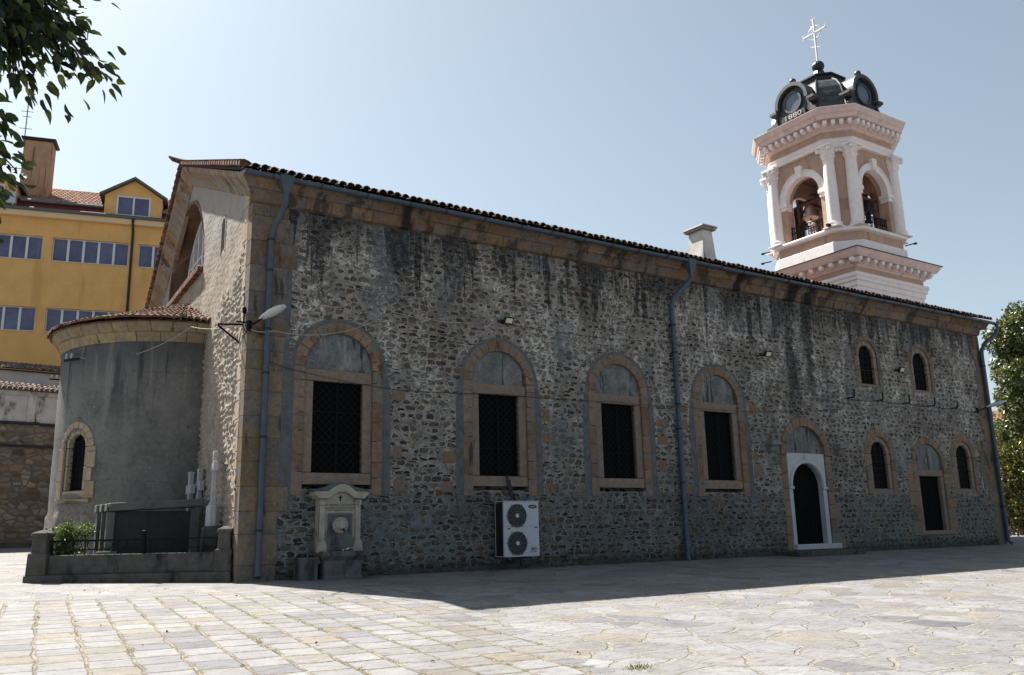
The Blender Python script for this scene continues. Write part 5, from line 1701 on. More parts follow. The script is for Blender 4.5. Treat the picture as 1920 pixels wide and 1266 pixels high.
# ================================================================== drinking fountain
MAT['oldmarble'] = simple('stained_marble', (.31, .285, .245), .75, .3, 4, .4, stain=((.07, .06, .055), 2.0, .9, .55))
MAT['basin'] = simple('basin_stone', (.11, .11, .115), .8, .35, 3, .4, stain=((.03, .03, .034), 2.2, .8, .52))
FT = thing('drinking_fountain', 'old marble wall fountain with inscription, lion head and stone basin under the first window', 'fountain', (2.06, 0, 0))
def fountain():
    T = lambda a, b, d: (a, d, b)
    s = MB()
    top = [(.46, 1.62), (.46, 1.66), (.26, 1.67)] + [(.26 - .52 * i / 10, 1.67 + .12 * sin(pi * i / 10)) for i in range(1, 10)] + [(-.26, 1.67), (-.46, 1.66), (-.46, 1.62)]
    s.prism([(-.46, .3), (.46, .3)] + top, T, -.24, .05)
    body = obj('stele', s, MAT['oldmarble'], FT, bevel=.012)
    for sd in (-1, 1):
        q = MB()
        x = sd * .40
        q.bb(x - .06, x + .06, -.275, -.2, .78, 1.5); q.bb(x - .075, x + .075, -.29, -.2, 1.5, 1.62)
        q.rings([[(x + sx * a, -.26 + sy * .04, z) for sx, sy in ((-1, -1), (1, -1), (1, 1), (-1, 1))] for z, a in ((.52, .12), (.7, .09), (.78, .065))])
        obj('pilaster', q, MAT['oldmarble'], body, bevel=.01)
    c = MB()
    up = [(.60, 1.72), (.60, 1.78), (.30, 1.79)] + [(.30 - .6 * i / 12, 1.79 + .15 * sin(pi * i / 12)) for i in range(1, 12)] + [(-.30, 1.79), (-.60, 1.78), (-.60, 1.72)]
    lo = [(-.50, 1.63), (-.28, 1.65)] + [(-.28 + .56 * i / 12, 1.66 + .12 * sin(pi * i / 12)) for i in range(1, 12)] + [(.28, 1.65), (.50, 1.63)]
    c.prism(lo + up, T, -.36, .05)
    obj('pediment', c, MAT['oldmarble'], FT, bevel=.02, seg=2)
    r = MB(); r.prism([(-.6, 1.785), (-.3, 1.80)] + [(-.30 + .6 * i / 12, 1.80 + .15 * sin(pi * i / 12)) for i in range(1, 12)] + [(.3, 1.80), (.6, 1.785), (.66, 1.82), (.4, 1.86)] + [(.36 - .72 * i / 12, 1.86 + .11 * sin(pi * i / 12)) for i in range(1, 12)] + [(-.4, 1.86), (-.66, 1.82)], T, -.3, .02)
    obj('top_mortar', r, MAT['band'], FT)
    n = MB()
    n.prism([(-.24, .78), (.24, .78), (.24, 1.30), (-.24, 1.30), (-.24, 1.33), (.28, 1.33), (.28, .74), (-.28, .74), (-.28, 1.33), (-.24, 1.33)][:4], T, -.247, -.2)
    for a in (((-.27, .72), (-.22, .72), (-.22, 1.33), (-.27, 1.33)), ((.22, .72), (.27, .72), (.27, 1.33), (.22, 1.33)), ((-.22, 1.28), (.22, 1.28), (.22, 1.33), (-.22, 1.33))):
        n.prism(list(a), T, -.275, -.2)
    obj('niche', n, MAT['basin'], FT, bevel=.006)
    h = MB()
    h.lathe([(max(.01, .13 * cos(t)), .12 * sin(t)) for t in np.linspace(-1.5, 1.5, 9)], (0, -.27, 1.08), 16, lambda a: 1 + .10 * cos(9 * a))
    h.lathe([(max(.01, .07 * cos(t)), .06 * sin(t)) for t in np.linspace(-1.5, 1.5, 7)], (0, -.37, 1.04), 12)
    for sd in (-1, 1):
        h.lathe([(max(.004, .03 * cos(t)), .035 * sin(t)) for t in np.linspace(-1.5, 1.5, 6)], (sd * .09, -.30, 1.19), 8)
        h.lathe([(max(.004, .02 * cos(t)), .02 * sin(t)) for t in np.linspace(-1.5, 1.5, 6)], (sd * .045, -.385, 1.09), 8)
    for k in range(14):
        t = 2 * pi * k / 14
        h.lathe([(max(.004, .05 * cos(q)), .05 * sin(q)) for q in np.linspace(-1.5, 1.5, 6)], (.135 * cos(t), -.27, 1.08 + .125 * sin(t)), 8)
    obj('lion_head', h, MAT['oldmarble'], FT, smooth=True)
    sp = MB(); sp.tube([(0, -.4, 1.0), (0, -.47, .985), (0, -.5, .95)], .02, 8)
    obj('spout', sp, MAT['iron'], FT)
    arcb = MB(); arcb.prism(arc(0, .56, .40, 0, pi, 20), T, -.285, -.2)
    obj('backsplash', arcb, MAT['basin'], FT, bevel=.01)
    b = MB()
    pts = [(-.47, -.02), (-.47, -.55), (-.42, -.62), (.42, -.62), (.47, -.55), (.47, -.02)]
    b.rings([[(x * e, y * e, z) for x, y in pts] for z, e in ((-.1, .88), (.02, .9), (.06, .86), (.36, .88), (.44, .98), (.46, 1.0), (.55, 1.0))], cap=False)
    inn = [(x * .84, y * .84 - .03) for x, y in pts]
    b.rings([[(x, y, .55) for x, y in pts], [(x, y, .55) for x, y in inn], [(x * .9, y * .9 - .02, .42) for x, y in inn]], cap=False)
    b.add([(x * .9, y * .9 - .02, .42) for x, y in inn], [tuple(range(len(inn)))])
    obj('basin', b, MAT['basin'], FT, bevel=.012)
    sd = MB(); sd.bb(-.90, -.52, -.42, .0, -.1, .44)
    obj('side_block', sd, MAT['basin'], FT, bevel=.03, seg=2)
    T2 = lambda a, b, d: (a, -.2425 - d, b)
    x = MB(); x.bb(-.012, .012, -.252, -.23, 1.585, 1.70); x.bb(-.04, .04, -.252, -.23, 1.65, 1.667)
    obj('incised_cross', x, MAT['iron'], FT)
    rows = [('СИЯ ЧЕШМА СЯ НАПРАВИ', 1.50, .062), ('ВЪ ПАМЕТЬ НА ПОКОЙНИЯ', 1.44, .05), ('ОТЪ СЕМЕЙСТВОТО МУ', 1.39, .05)]
    for k, (tx, z, sz) in enumerate(rows):
        text('inscription', tx, sz, MAT['basin'], FT, lambda a, b, d, z=z: T2(a, z + b, d), ext=.003)
fountain()
MAT['paper'] = simple('white_paper', (.6, .62, .66), .8, .05, 5, 0)
b = MB()
g0 = [[(2.02 + .24 * i / 5, -.53 + .05 * j + .012 * sin(i * 2.1 + j), .555 + .035 * abs(sin(i * 1.9 + j * 2.3)) + .03 * (i > 2)) for j in range(4)] for i in range(6)]
b.rings(g0, cap=False, closed=False)
tag(obj('paper_scrap', b, MAT['paper'], None, fix=False), 'crumpled white paper scrap lying on the rim of the fountain basin', 'paper')

# ================================================================== air conditioner
AC = thing('air_conditioner', 'large white two-fan air conditioner bracketed to the stone wall under the second window', 'air conditioner', (6.37, 0, 0))
def aircon():
    y0, y1, z0, z1 = -.52, -.12, .29, 1.56
    c = MB()
    c.bb(-.36, .63, y0, y0 + .02, z0, z1); c.bb(.61, .63, y0 + .02, y1, z0, z1)
    c.bb(-.36, .61, y1 - .02, y1, z0, z1); c.bb(-.38, .65, y0 - .012, y1, z1, z1 + .02); c.bb(-.36, .61, y0 + .02, y1 - .02, z0, z0 + .02)
    c.bb(-.36, -.34, y0 + .02, y0 + .06, z0, z1); 
    obj('casing', c, MAT['acwhite'], AC, bevel=.006)
    f = MB(); f.bb(-.352, -.335, y0 + .06, y1 - .02, z0 + .03, z1 - .03)
    for i in range(26): f.bb(-.362, -.34, y0 + .06, y1 - .02, z0 + .05 + i * .046, z0 + .062 + i * .046)
    for y in (-.38, -.26): f.bb(-.366, -.34, y - .006, y + .006, z0 + .03, z1 - .03)
    obj('coil', f, MAT['acdark'], AC)
    for zc in (1.235, .60):
        cx = .0
        k = MB()
        k.prism(arc(cx, zc, .265, 0, 2 * pi, 36)[:-1], lambda a, b, d: (a, y0 - .004 + d, b), -.004, .02)
        fan = obj('fan', k, MAT['acdark'], AC)
        r = MB()
        for i in range(12):
            t = 2 * pi * i / 12
            r.bar((cx + .04 * cos(t), y0 - .022, zc + .04 * sin(t)), (cx + .255 * cos(t), y0 - .014, zc + .255 * sin(t)), .008)
        for q in (.10, .16, .22, .265):
            r.tube([(cx + q * cos(t), y0 - .016, zc + q * sin(t)) for t in np.linspace(0, 2 * pi, 33)], .0035 if q < .26 else .008, 5)
        for i in range(6):
            t = 2 * pi * i / 6
            r.box((cx + .29 * cos(t), y0 - .008, zc + .29 * sin(t)), (.022, .016, .022))
        obj('guard', r, MAT['acguard'], fan)
        h = MB(); h.prism(arc(cx, zc, .05, 0, 2 * pi, 20)[:-1], lambda a, b, d: (a, y0 - .03 + d, b), 0, .02)
        obj('hub', h, MAT['acwhite'], fan)
    d = MB()
    d.bb(-.27, -.19, y0 - .006, y0 + .01, .925, .95); d.bb(.50, .58, y0 - .006, y0 + .01, .945, .97); d.bb(-.33, .61, y0 - .003, y0 + .01, .985, .989)
    obj('handle_slot', d, MAT['acdark'], AC)
    Tf = lambda a, b, d: (a, y0 - .006 - d, b)
    e = MB(); e.prism([(.455 + .125 * cos(t), 1.445 + .047 * sin(t)) for t in [2 * pi * i / 30 for i in range(30)]], lambda a, b, d: (a, y0 - .005 + d, b), 0, .02)
    bd = obj('badge', e, MAT['acdark'], AC)
    text('badge_lettering', 'BERKER', .062, MAT['acwhite'], bd, lambda a, b, d: Tf(.455 + a, 1.443 + b, d), font_scale=(.72, .9), ext=.002)
    text('lettering', 'SALITI', .095, MAT['acletter'], AC, lambda a, b, d: Tf(.47 + a, .46 + b, d), font_scale=(.62, 1.1), ext=.002)
    text('lettering', 'DUAL LINE', .03, MAT['acdark'], AC, lambda a, b, d: Tf(.45 + a, .395 + b, d), font_scale=(1.35, 1), ext=.002)
    b = MB()
    for x in (-.2, .45):
        b.bb(x - .02, x + .02, y0 + .02, 0, z0 - .05, z0 - .012); b.bb(x - .03, x + .03, -.02, 0, z0 - .16, z0 + .1)
        for y in (y0 + .08, y1 - .05): b.lathe([(.03, 0), (.03, .03)], (x, y, z0 - .02), 8)
    obj('bracket', b, MAT['acguard'], AC)
    p = MB()
    p.tube([(.1, -.3, 1.57), (.1, -.14, 1.72), (.12, -.04, 1.82), (.1, -.03, 2.02), (.06, -.02, 2.2)], .028, 8)
    p.tube([(.16, -.3, 1.57), (.17, -.12, 1.74), (.17, -.04, 1.9), (.14, -.03, 2.1)], .02, 8)
    p.tube([(.36, -.2, .29), (.36, -.12, .12), (.33, -.05, -.02)], .014, 6)
    obj('pipe', p, MAT['acdark'], AC, smooth=True)
MAT['acguard'] = simple('grey_wire', (.12, .12, .12), .5, .2, 8, 0)
MAT['acletter'] = simple('red_black_print', (.10, .03, .03), .6, .5, 3, 0)
aircon()

# ================================================================== wall lamps, floodlights, cables
MAT['lampw'] = simple('lamp_housing', (.48, .48, .50), .45, .1, 4, 0)
MAT['lampl'] = simple('lamp_lens', (.42, .42, .42), .25, .1, 4, 0, 0, .5)
def street_lamp(loc, rz, label, m):
    t = thing('wall_lamp', label, 'street lamp', loc, rz, 'cobra-head lamps on the church corners')
    # local: +x points away from the wall along the arm
    h = MB()
    sec = [(0, .05, .04), (.08, .085, .07), (.30, .12, .10), (.52, .115, .09), (.66, .06, .05)]
    R = []
    for x, w, z in sec:
        R.append([(.30 + x, w * cos(a), .12 + .26 * x + z * max(-.15, sin(a))) for a in [2 * pi * k / 14 for k in range(14)]])
    h.rings(R)
    obj('housing', h, m, t, smooth=True, angle=50)
    l = MB()
    R = []
    for x, w, z in ((.16, .07, .03), (.3, .1, .06), (.5, .1, .055), (.62, .05, .02)):
        R.append([(.30 + x, w * cos(a), .11 + .26 * x + z * min(.1, sin(a))) for a in [2 * pi * k / 14 for k in range(14)]])
    l.rings(R)
    obj('lens', l, MAT['lampl'], t, smooth=True)
    a = MB(); a.tube([(-.02, 0, .02), (.16, 0, .06), (.36, 0, .14)], .024, 8); a.box((-.01, 0, .02), (.05, .1, .22))
    obj('arm', a, MAT['iron'], t)
    return t
street_lamp((.02, -.06, 5.22), radians(-62), 'pale street lamp on a short arm at the near corner of the church', MAT['lampw'])
street_lamp((27.95, -.06, 5.0), radians(-52), 'grey street lamp at the far corner of the church beside the downpipe', MAT['lampw'])
BK = thing('cable_bracket', 'black iron cable bracket with insulators on the church corner beside the street lamp', 'bracket', (0, .05, 5.3))
b = MB()
b.bar((.0, .3, .05), (-.52, .38, .02), .035); b.bar((.0, .55, -.3), (-.52, .38, .0), .03); b.bar((0, .3, .05), (0, .55, -.3), .035)
b.bar((-.05, .1, .02), (-.05, .1, .3), .03); b.bar((0, -.03, .02), (-.2, .1, .05), .03)
b.lathe([(.03, 0), (.05, .03), (.03, .07), (.05, .1), (.03, .14)], (-.05, .1, .25), 10)
for q in range(3): b.tube([(-.1 + .05 * q, -.02, -.02), (-.06 + .05 * q, -.05, -.16), (.02 + .03 * q, -.03, -.22 - .04 * q)], .012, 5)
obj('bracket_iron', b, MAT['iron'], BK, fix=False)
def insulator(loc, rz, label):
    t = thing('insulator_arm', label, 'bracket', loc, rz, 'insulator arms')
    b = MB(); b.bar((-.28, 0, 0), (.28, 0, 0), .05)
    obj('arm', b, MAT['iron'], t)
    c = MB()
    for x in (-.2, .0): c.lathe([(.02, 0), (.045, .03), (.03, .07), (.045, .1), (.02, .15)], (x, 0, .03), 10)
    obj('insulator', c, MAT['cross'], t, smooth=True)
_a = radians(-159.0)
insulator((.29 + 3.15 * cos(_a), 7.3 + 3.15 * sin(_a), 5.38), radians(-62), 'black arm with white insulators on the upper left of the apse')
insulator((-1.55, 21.35, 7.35), radians(5), 'black arm projecting above the tiled coping of the boundary wall')
FLB = dict(body=simple('flood_body', (.015, .015, .017), .5, .2, 8, 0), lens=simple('flood_lens', (.55, .52, .42), .3, .1, 3, 0))
def flood(x, z, label):
    t = thing('floodlight', label, 'floodlight', (x, 0, z), 0, 'small floodlights on the south wall')
    R = Matrix.Rotation(radians(28), 3, 'X')
    b = MB(); b.box((0, -.15, 0), (.26, .06, .19), R=R)
    for i in range(6): b.box((-.1 + .04 * i, -.115, .01), (.012, .05, .16), R=R)
    obj('housing', b, FLB['body'], t, bevel=.008)
    l = MB(); l.box((0, -.181, -.012), (.19, .006, .125), R=R)
    obj('lens', l, FLB['lens'], t)
    k = MB(); k.bar((-.16, 0, -.03), (-.16, -.13, .0), .03); k.bar((-.16, -.12, -.0), (.14, -.13, .0), .02); k.bar((-.24, -.02, -.02), (-.1, -.03, -.03), .06)
    obj('yoke', k, FLB['body'], t)
flood(6.50, 6.08, 'small black floodlight above the second arched window')
flood(16.15, 6.12, 'small black floodlight high between the fourth window and the door')
flood(23.15, 6.2, 'small black floodlight between the two upper windows')
for i, x in enumerate((20.1, 21.65, 23.2, 24.75, 26.2)):
    o = MB(); o.tube([(x, 0, 5.0), (x, -.24, 5.0), (x + .02, -.27, 5.04), (x + .02, -.27, 5.26)], .026, 6)
    names = ('leftmost of the row, below the first upper window', 'below the right jamb of the first upper window', 'midway between the two upper windows', 'below the second upper window', 'nearest the far downpipe, right of the second upper window')
    tag(obj('wall_hook', o, MAT['iron'], None), 'black iron hook in the wall, ' + names[i], 'hook', 'iron hooks in a row on the wall')
def cable(pts, sag, r, label, m):
    P = []
    for (a, b), s in zip(zip(pts[:-1], pts[1:]), sag):
        a, b = Vector(a), Vector(b)
        for k in range(9):
            t = k / 9
            p = a.lerp(b, t); p.z -= s * 4 * t * (1 - t); P.append(p)
    P.append(Vector(pts[-1]))
    o = MB(); o.tube(P, r, 5)
    tag(obj('cable', o, m, None, smooth=True), label, 'cable')
MAT['cablepale'] = simple('pale_cable', (.36, .34, .30), .7, .2, 8, 0)
MAT['cabledark'] = simple('dark_cable', (.03, .03, .032), .7, .2, 8, 0)
cable([(-2.6, 6.1, 5.45), (-.35, 3.6, 5.95), (-.06, .12, 5.35)], (.35, .1), .008, 'pale cable sagging across the apse to the corner bracket', MAT['cablepale'])
cable([(-.04, -.04, 5.2), (.5, -.21, 5.15), (3.35, -.03, 5.95), (6.3, -.03, 6.04)], (.06, .28, .12), .007, 'pale cable sagging over the first window arch to the first floodlight', MAT['cablepale'])
cable([(6.3, -.03, 6.02), (12.1, -.2, 6.04), (15.98, -.03, 6.08), (22.9, -.03, 6.12)], (.08, .06, .1), .007, 'dark cable running along the wall between the floodlights', MAT['cabledark'])
cable([(.38, -.06, 4.55), (1.2, -.04, 4.35), (3.3, -.04, 4.12), (6.3, -.04, 4.2), (10.1, -.04, 4.24), (12.1, -.21, 4.22), (15.6, -.04, 4.28), (19.6, -.03, 4.6), (20.1, -.1, 5.0)], (.03,) * 8, .007, 'dark cable crossing the wall just under the window lintels', MAT['cabledark'])
cable([(19.9, -.06, 4.97), (21.65, -.2, 4.98), (23.2, -.2, 4.98), (24.75, -.2, 4.98), (26.2, -.2, 4.98), (28.2, -.06, 4.95)], (.05, .05, .05, .05, .06), .014, 'thick dark cable strung along the row of iron hooks', MAT['cabledark'])

# ================================================================== vegetation
def leaf_mesh(P, N, A, L_, W_, fold=.25, six=False):
    """one small leaf per row: P base, A axis, N normal; returns verts, faces"""
    n = len(P)
    B = np.cross(N, A)
    B /= np.linalg.norm(B, axis=1, keepdims=True) + 1e-9
    L_ = L_[:, None]; W_ = W_[:, None]
    dz = N * (W_ * fold)
    if six:
        v = np.stack([P, P + A * L_ * .16 + B * W_ * .36 + dz * .6, P + A * L_ * .4 + B * W_ * .5 + dz, P + A * L_ * .72 + B * W_ * .32 + dz * .7, P + A * L_ - N * L_ * .12, P + A * L_ * .72 - B * W_ * .32 + dz * .7, P + A * L_ * .4 - B * W_ * .5 + dz, P + A * L_ * .16 - B * W_ * .36 + dz * .6, P + A * L_ * .5], 1)
        m = 9
        f = [(k, (k + 1) % 8, 8) for k in range(8)]
    else:
        v = np.stack([P, P + A * L_ * .5 + B * W_ * .5 + dz, P + A * L_, P + A * L_ * .5 - B * W_ * .5 + dz], 1)
        m = 4
        f = [(0, 1, 2), (0, 2, 3)]
    vs = v.reshape(-1, 3)
    fa = (np.array(f)[None] + (np.arange(n) * m)[:, None, None]).reshape(-1, 3)
    return vs, fa
def np_obj(name, vs, fa, mat, parent):
    me = bpy.data.meshes.new(name)
    me.from_pydata(vs.tolist(), [], fa.tolist())
    me.materials.append(mat)
    o = bpy.data.objects.new(name, me)
    COL.objects.link(o)
    o.parent = parent
    return o
def unit(v): return v / (np.linalg.norm(v, axis=1, keepdims=True) + 1e-9)
def crown(parent, clumps, n, ll, lw, mat, name='crown', seed=1, droop=.5, six=False, shell=.55):
    """clumps: (centre, radii); leaves gather near the skin of each clump"""
    rg = np.random.default_rng(seed)
    vol = np.array([c[1][0] * c[1][1] * c[1][2] for c in clumps]) ** .75
    cnt = (n * vol / vol.sum()).astype(int)
    P, D = [], []
    for (c, r), m in zip(clumps, cnt):
        d = unit(rg.normal(size=(m, 3)))
        q = shell + (1 - shell) * rg.random((m, 1)) ** .6
        q *= 1 + .22 * np.sin(d[:, :1] * 7 + c[0]) * np.sin(d[:, 1:2] * 6 + c[2]) 
        P.append(np.array(c) + d * q * np.array(r)); D.append(d)
    P, D = np.concatenate(P), np.concatenate(D)
    m = len(P)
    A = unit(D * .6 + rg.normal(size=(m, 3)) * .7 + np.array([0, 0, -droop]))
    N = unit(D * .5 + rg.normal(size=(m, 3)) * .6 + np.array([0, 0, .7]))
    vs, fa = leaf_mesh(P, N, A, ll * rg.uniform(.6, 1.25, m), lw * rg.uniform(.7, 1.2, m), six=six)
    return np_obj(name, vs, fa, mat, parent)
def trunk(parent, pts, rs, limbs, mat, name='trunk'):
    mb = MB(); mb.tube(pts, rs, 9)
    for a, b, r0, r1 in limbs:
        a, b = Vector(a), Vector(b)
        mid = a.lerp(b, .5) + Vector((0, 0, (b - a).length * .08))
        mb.tube([a, mid, b], [r0, (r0 + r1) / 2, r1], 7)
    return obj(name, mb, mat, parent, smooth=True)
MAT['bark'] = simple('bark', (.09, .065, .045), .95, .35, 9, .8, bdist=.03)
MAT['leafdark'] = mat_leaf('tree_leaf', (.010, .020, .008), (.018, .034, .010), (.085, .11, .022), .12)
MAT['leafivy'] = mat_leaf('mixed_leaf', (.040, .055, .020), (.095, .125, .045), (.24, .22, .11), .2, .3)
MAT['leafmag'] = mat_leaf('glossy_leaf', (.040, .050, .016), (.10, .105, .03), (.26, .21, .055), .2, .25)
MAT['leafshrub'] = mat_leaf('shrub_leaf', (.05, .075, .022), (.10, .13, .045), (.24, .26, .13), .25, .5)

# overhanging tree, its trunk left of the camera's view
OT = thing('leafy_tree', 'broad-leaved tree whose dark drooping branches hang into the upper left of the view', 'tree', (-8.6, -13.4, gz(-13.4)))
def over_tree():
    rg = np.random.default_rng(21)
    o = np.array([-8.6, -13.4, gz(-13.4)])
    tips = [(-5.02, -13.7, 3.45), (-4.86, -13.6, 3.36), (-4.74, -13.55, 3.22), (-4.64, -13.5, 3.16), (-4.85, -13.5, 3.17), (-5.0, -13.45, 3.09), (-5.05, -13.55, 3.2), (-4.93, -13.7, 3.22),
            (-5.04, -13.4, 2.88), (-5.06, -13.2, 2.78), (-4.97, -13.15, 2.72), (-5.02, -13.1, 2.66), (-5.12, -13.2, 2.62), (-5.16, -13.1, 2.55), (-5.1, -13.3, 2.95), (-5.15, -13.1, 2.36)]
    br = MB()
    hub = Vector((-8.55, -13.4, 2.6))
    br.tube([(-8.6 + .03 * sin(i * 1.1), -13.4 + .03 * cos(i * .9) - .04 * (i > 8), -.6 + .45 * i) for i in range(17)], [.25 - .013 * i + .012 * sin(i * 2.3) + (.06 if i == 0 else 0) for i in range(17)], 16)
    root = Vector((-8.5, -13.5, 4.3))
    def curve(P, n=7):
        out = []
        for i in range(len(P) - 1):
            p0, p1, p2, p3 = P[max(i - 1, 0)], P[i], P[i + 1], P[min(i + 2, len(P) - 1)]
            for k in range(n):
                t = k / n
                out.append(.5 * ((2 * p1) + (p2 - p0) * t + (2 * p0 - 5 * p1 + 4 * p2 - p3) * t * t + (3 * p1 - p0 - 3 * p2 + p3) * t ** 3))
        return out + [P[-1]]
    def taper(a, b, n): return [a + (b - a) * i / (n - 1) for i in range(n)]
    main = [root, Vector((-7.4, -13.7, 4.75)), Vector((-6.2, -13.65, 4.3)), Vector((-5.5, -13.6, 3.75))]
    mc = curve(main); br.tube(mc, taper(.085, .02, len(mc)), 9)
    low = [Vector((-8.55, -13.4, 3.0)), Vector((-7.3, -13.2, 3.6)), Vector((-6.1, -13.2, 3.35)), Vector((-5.4, -13.2, 2.95))]
    lc = curve(low); br.tube(lc, taper(.06, .014, len(lc)), 9)
    twigs = []
    for i, t in enumerate(tips):
        t = Vector(t)
        s = main[3] if i < 8 else low[3]
        m = s.lerp(t, .55) + Vector((0, 0, .07))
        br.tube([s, m, t], [.012, .008, .003], 5)
        twigs.append((s, m, t))
    for k in range(34):                          # the crown that stays outside the picture
        a = rg.uniform(0, 2 * pi); r = rg.uniform(.6, 2.6)
        e = Vector((-8.9 + r * cos(a) * .9, -13.4 + r * sin(a), rg.uniform(4.2, 6.9)))
        if e.x > -6.4: e.x = -6.4 - rg.uniform(0, .5)
        s = Vector((-8.5, -13.5, rg.uniform(3.6, 5.6)))
        m = s.lerp(e, .5) + Vector((0, 0, .2))
        br.tube([s, m, e], [.03, .018, .006], 5)
        twigs.append((m, m.lerp(e, .5), e))
    for q in range(16):
        b0 = mc[6 + q % 9] if q % 2 else lc[5 + q % 9]
        if b0.x > -5.75: continue
        e = b0 + Vector((rg.uniform(-.5, .25), rg.uniform(-.5, .5), rg.uniform(-.1, .55)))
        mm = b0.lerp(e, .5) + Vector((0, 0, .06))
        br.tube([b0, mm, e], [.014, .009, .004], 5)
        twigs.append((b0, mm, e))
    br.v = [tuple(np.array(p) - o) for p in br.v]
    obj('trunk', br, MAT['bark'], OT, smooth=True)
    P, A = [], []
    for i, (s, m, t) in enumerate(twigs):
        n = 84 if i < 8 else 34 if i < 16 else 110
        sp = .066 if i < 16 else .42
        for q in range(n):
            f = rg.uniform(.25, 1.04)
            b = s.lerp(m, f * 2) if f < .5 else m.lerp(t, f * 2 - 1)
            d = rg.normal(size=3) * np.array([1, 1, .8])
            P.append(np.array(b) + d * sp * rg.uniform(.3, 1.0))
            A.append(unit((d * .6 + np.array([.45, 0, -.6]))[None])[0])
    # inner mass near the frame edge
    for q in range(1060):
        c = np.array([-5.16, -13.62, 3.36]) if q < 900 else np.array([-5.20, -13.2, 2.70])
        d = rg.normal(size=3) * (np.array([.16, .17, .16]) if q < 900 else np.array([.10, .13, .16]))
        P.append(c + d); A.append(unit((d * 2 + np.array([.25, 0, -.8]))[None])[0])
    P, A = np.array(P), np.array(A); m = len(P)
    N = unit(rg.normal(size=(m, 3)) * .8 + np.array([0, -.2, .6]))
    vs, fa = leaf_mesh(P - o, N, A, .074 * rg.uniform(.6, 1.2, m), .038 * rg.uniform(.75, 1.2, m), .3, six=True)
    np_obj('crown', vs, fa, MAT['leafdark'], OT)
over_tree()

# trees beyond the far corner
RT = thing('tall_tree', 'tall dense tree of small mixed green leaves beyond the far corner of the church', 'tree', (46.4, 6.9, 0))
rg_ = random.Random(4)
cl = []
for i in range(34):
    z = .8 + 11.6 * (i / 34) ** .9
    w = 2.5 * (1 - max(0, z - 7.5) / 8.5)
    a = rg_.uniform(0, 2 * pi); r = rg_.uniform(.3, .75) * w
    cl.append(((r * cos(a), r * sin(a), z), (rg_.uniform(.7, 1.15), rg_.uniform(.7, 1.15), rg_.uniform(.6, 1.0))))
cl.append(((.3, 0, 12.4), (.8, .8, .9)))
crown(RT, cl, 27000, .25, .16, MAT['leafivy'], seed=3)
trunk(RT, [(0, 0, -.2), (.1, 0, 4), (0, .1, 8), (.2, 0, 12)], [.3, .24, .16, .04], [((.1, 0, 3 + i), (1.6 * cos(i * 2.2), 1.6 * sin(i * 2.2), 4.2 + i), .09, .03) for i in range(8)], MAT['bark'])
for i, (x, y, h, w, lab) in enumerate(((53, 9.5, 12, 3.4, 'broad tree standing behind the tall dense tree at the right'), (60, 4.0, 10, 3.4, 'rounded tree farthest right behind the low fence'))):
    t = thing('tree', lab, 'tree', (x, y, 0))
    cl = []
    for k in range(20):
        a = rg_.uniform(0, 2 * pi); r = rg_.uniform(.2, .8) * w; z = h * rg_.uniform(.28, .92)
        cl.append(((r * cos(a), r * sin(a), z), (rg_.uniform(.9, 1.4),) * 3))
    crown(t, cl, 5000, .34, .22, MAT['leafivy'], seed=20 + i)
    trunk(t, [(0, 0, -.2), (.1, 0, h * .5), (0, .1, h * .85)], [.3, .2, .05], [((.05, 0, h * .4 + .3 * k), (w * .6 * cos(k * 2), w * .6 * sin(k * 2), h * .6 + .3 * k), .09, .03) for k in range(5)], MAT['bark'])
BS = thing('evergreen_bush', 'large glossy bush with yellowing leaves behind the low picket fence', 'bush', (40.4, 5.35, .1))
cl = []
for i in range(22):
    z = .4 + 3.9 * i / 22
    w = 1.55 * (1 - .25 * abs(z - 2.2))
    a = rg_.uniform(0, 2 * pi); r = rg_.uniform(.3, .8) * max(.4, w)
    cl.append(((r * cos(a), r * sin(a), z), (rg_.uniform(.5, .8),) * 3))
crown(BS, cl, 8000, .20, .09, MAT['leafmag'], seed=8, six=True, droop=-.1)
trunk(BS, [(0, 0, -.2), (.05, 0, 1.6), (0, .05, 3.6)], [.12, .08, .03], [((.03, 0, .6 + .4 * k), (1.0 * cos(k * 2.1), 1.0 * sin(k * 2.1), 1.4 + .5 * k), .04, .015) for k in range(6)], MAT['bark'])
SH = thing('leafy_shrub', 'bright green leafy shrub growing inside the grave kerb beside the tomb', 'shrub', (-2.74, 2.85, .42))
cl = []
for i in range(18):
    a = rg_.uniform(0, 2 * pi); r = rg_.uniform(.05, .40)
    cl.append(((r * cos(a), r * sin(a) * .7, rg_.uniform(.12, .70)), (rg_.uniform(.13, .2),) * 3))
crown(SH, cl, 2600, .075, .034, MAT['leafshrub'], seed=12, six=True, droop=.0, shell=.3)
trunk(SH, [(0, 0, -.1), (0, 0, .25)], [.03, .02], [((0, 0, .05), (.3 * cos(k * 1.1), .3 * sin(k * 1.1), .5 + .04 * k), .012, .004) for k in range(7)], MAT['bark'])

# picket fence on a pale kerb, far right, and a house with a tiled roof behind
FN = thing('picket_fence', 'low brown picket fence on a pale kerb under the bush at the far right', 'fence', (36.6, 4.2, .0), radians(-42))
b = MB()
for i in range(46):
    b.bb(-2 + i * .17, -2 + i * .17 + .085, -.02, .02, .16 + .02 * (i % 3), .46)
b.bb(-2.1, 6, .02, .05, .22, .26); b.bb(-2.1, 6, .02, .05, .38, .42)
obj('pickets', b, simple('brown_picket', (.26, .13, .07), .8, .2, 4, .1), FN)
b = MB(); b.bb(-2.2, 6.2, -.2, .2, -.2, .15)
obj('kerb', b, simple('pale_kerb', (.5, .48, .45), .85, .1, 3, .2), FN, bevel=.02)
HS = thing('small_house', 'small brick house with a red tiled roof glimpsed between downpipe and tall tree', 'house', (64, 16.5, 0), radians(-35))
w = MB(); w.bb(-6, 6, 0, 7, 0, 7.6)
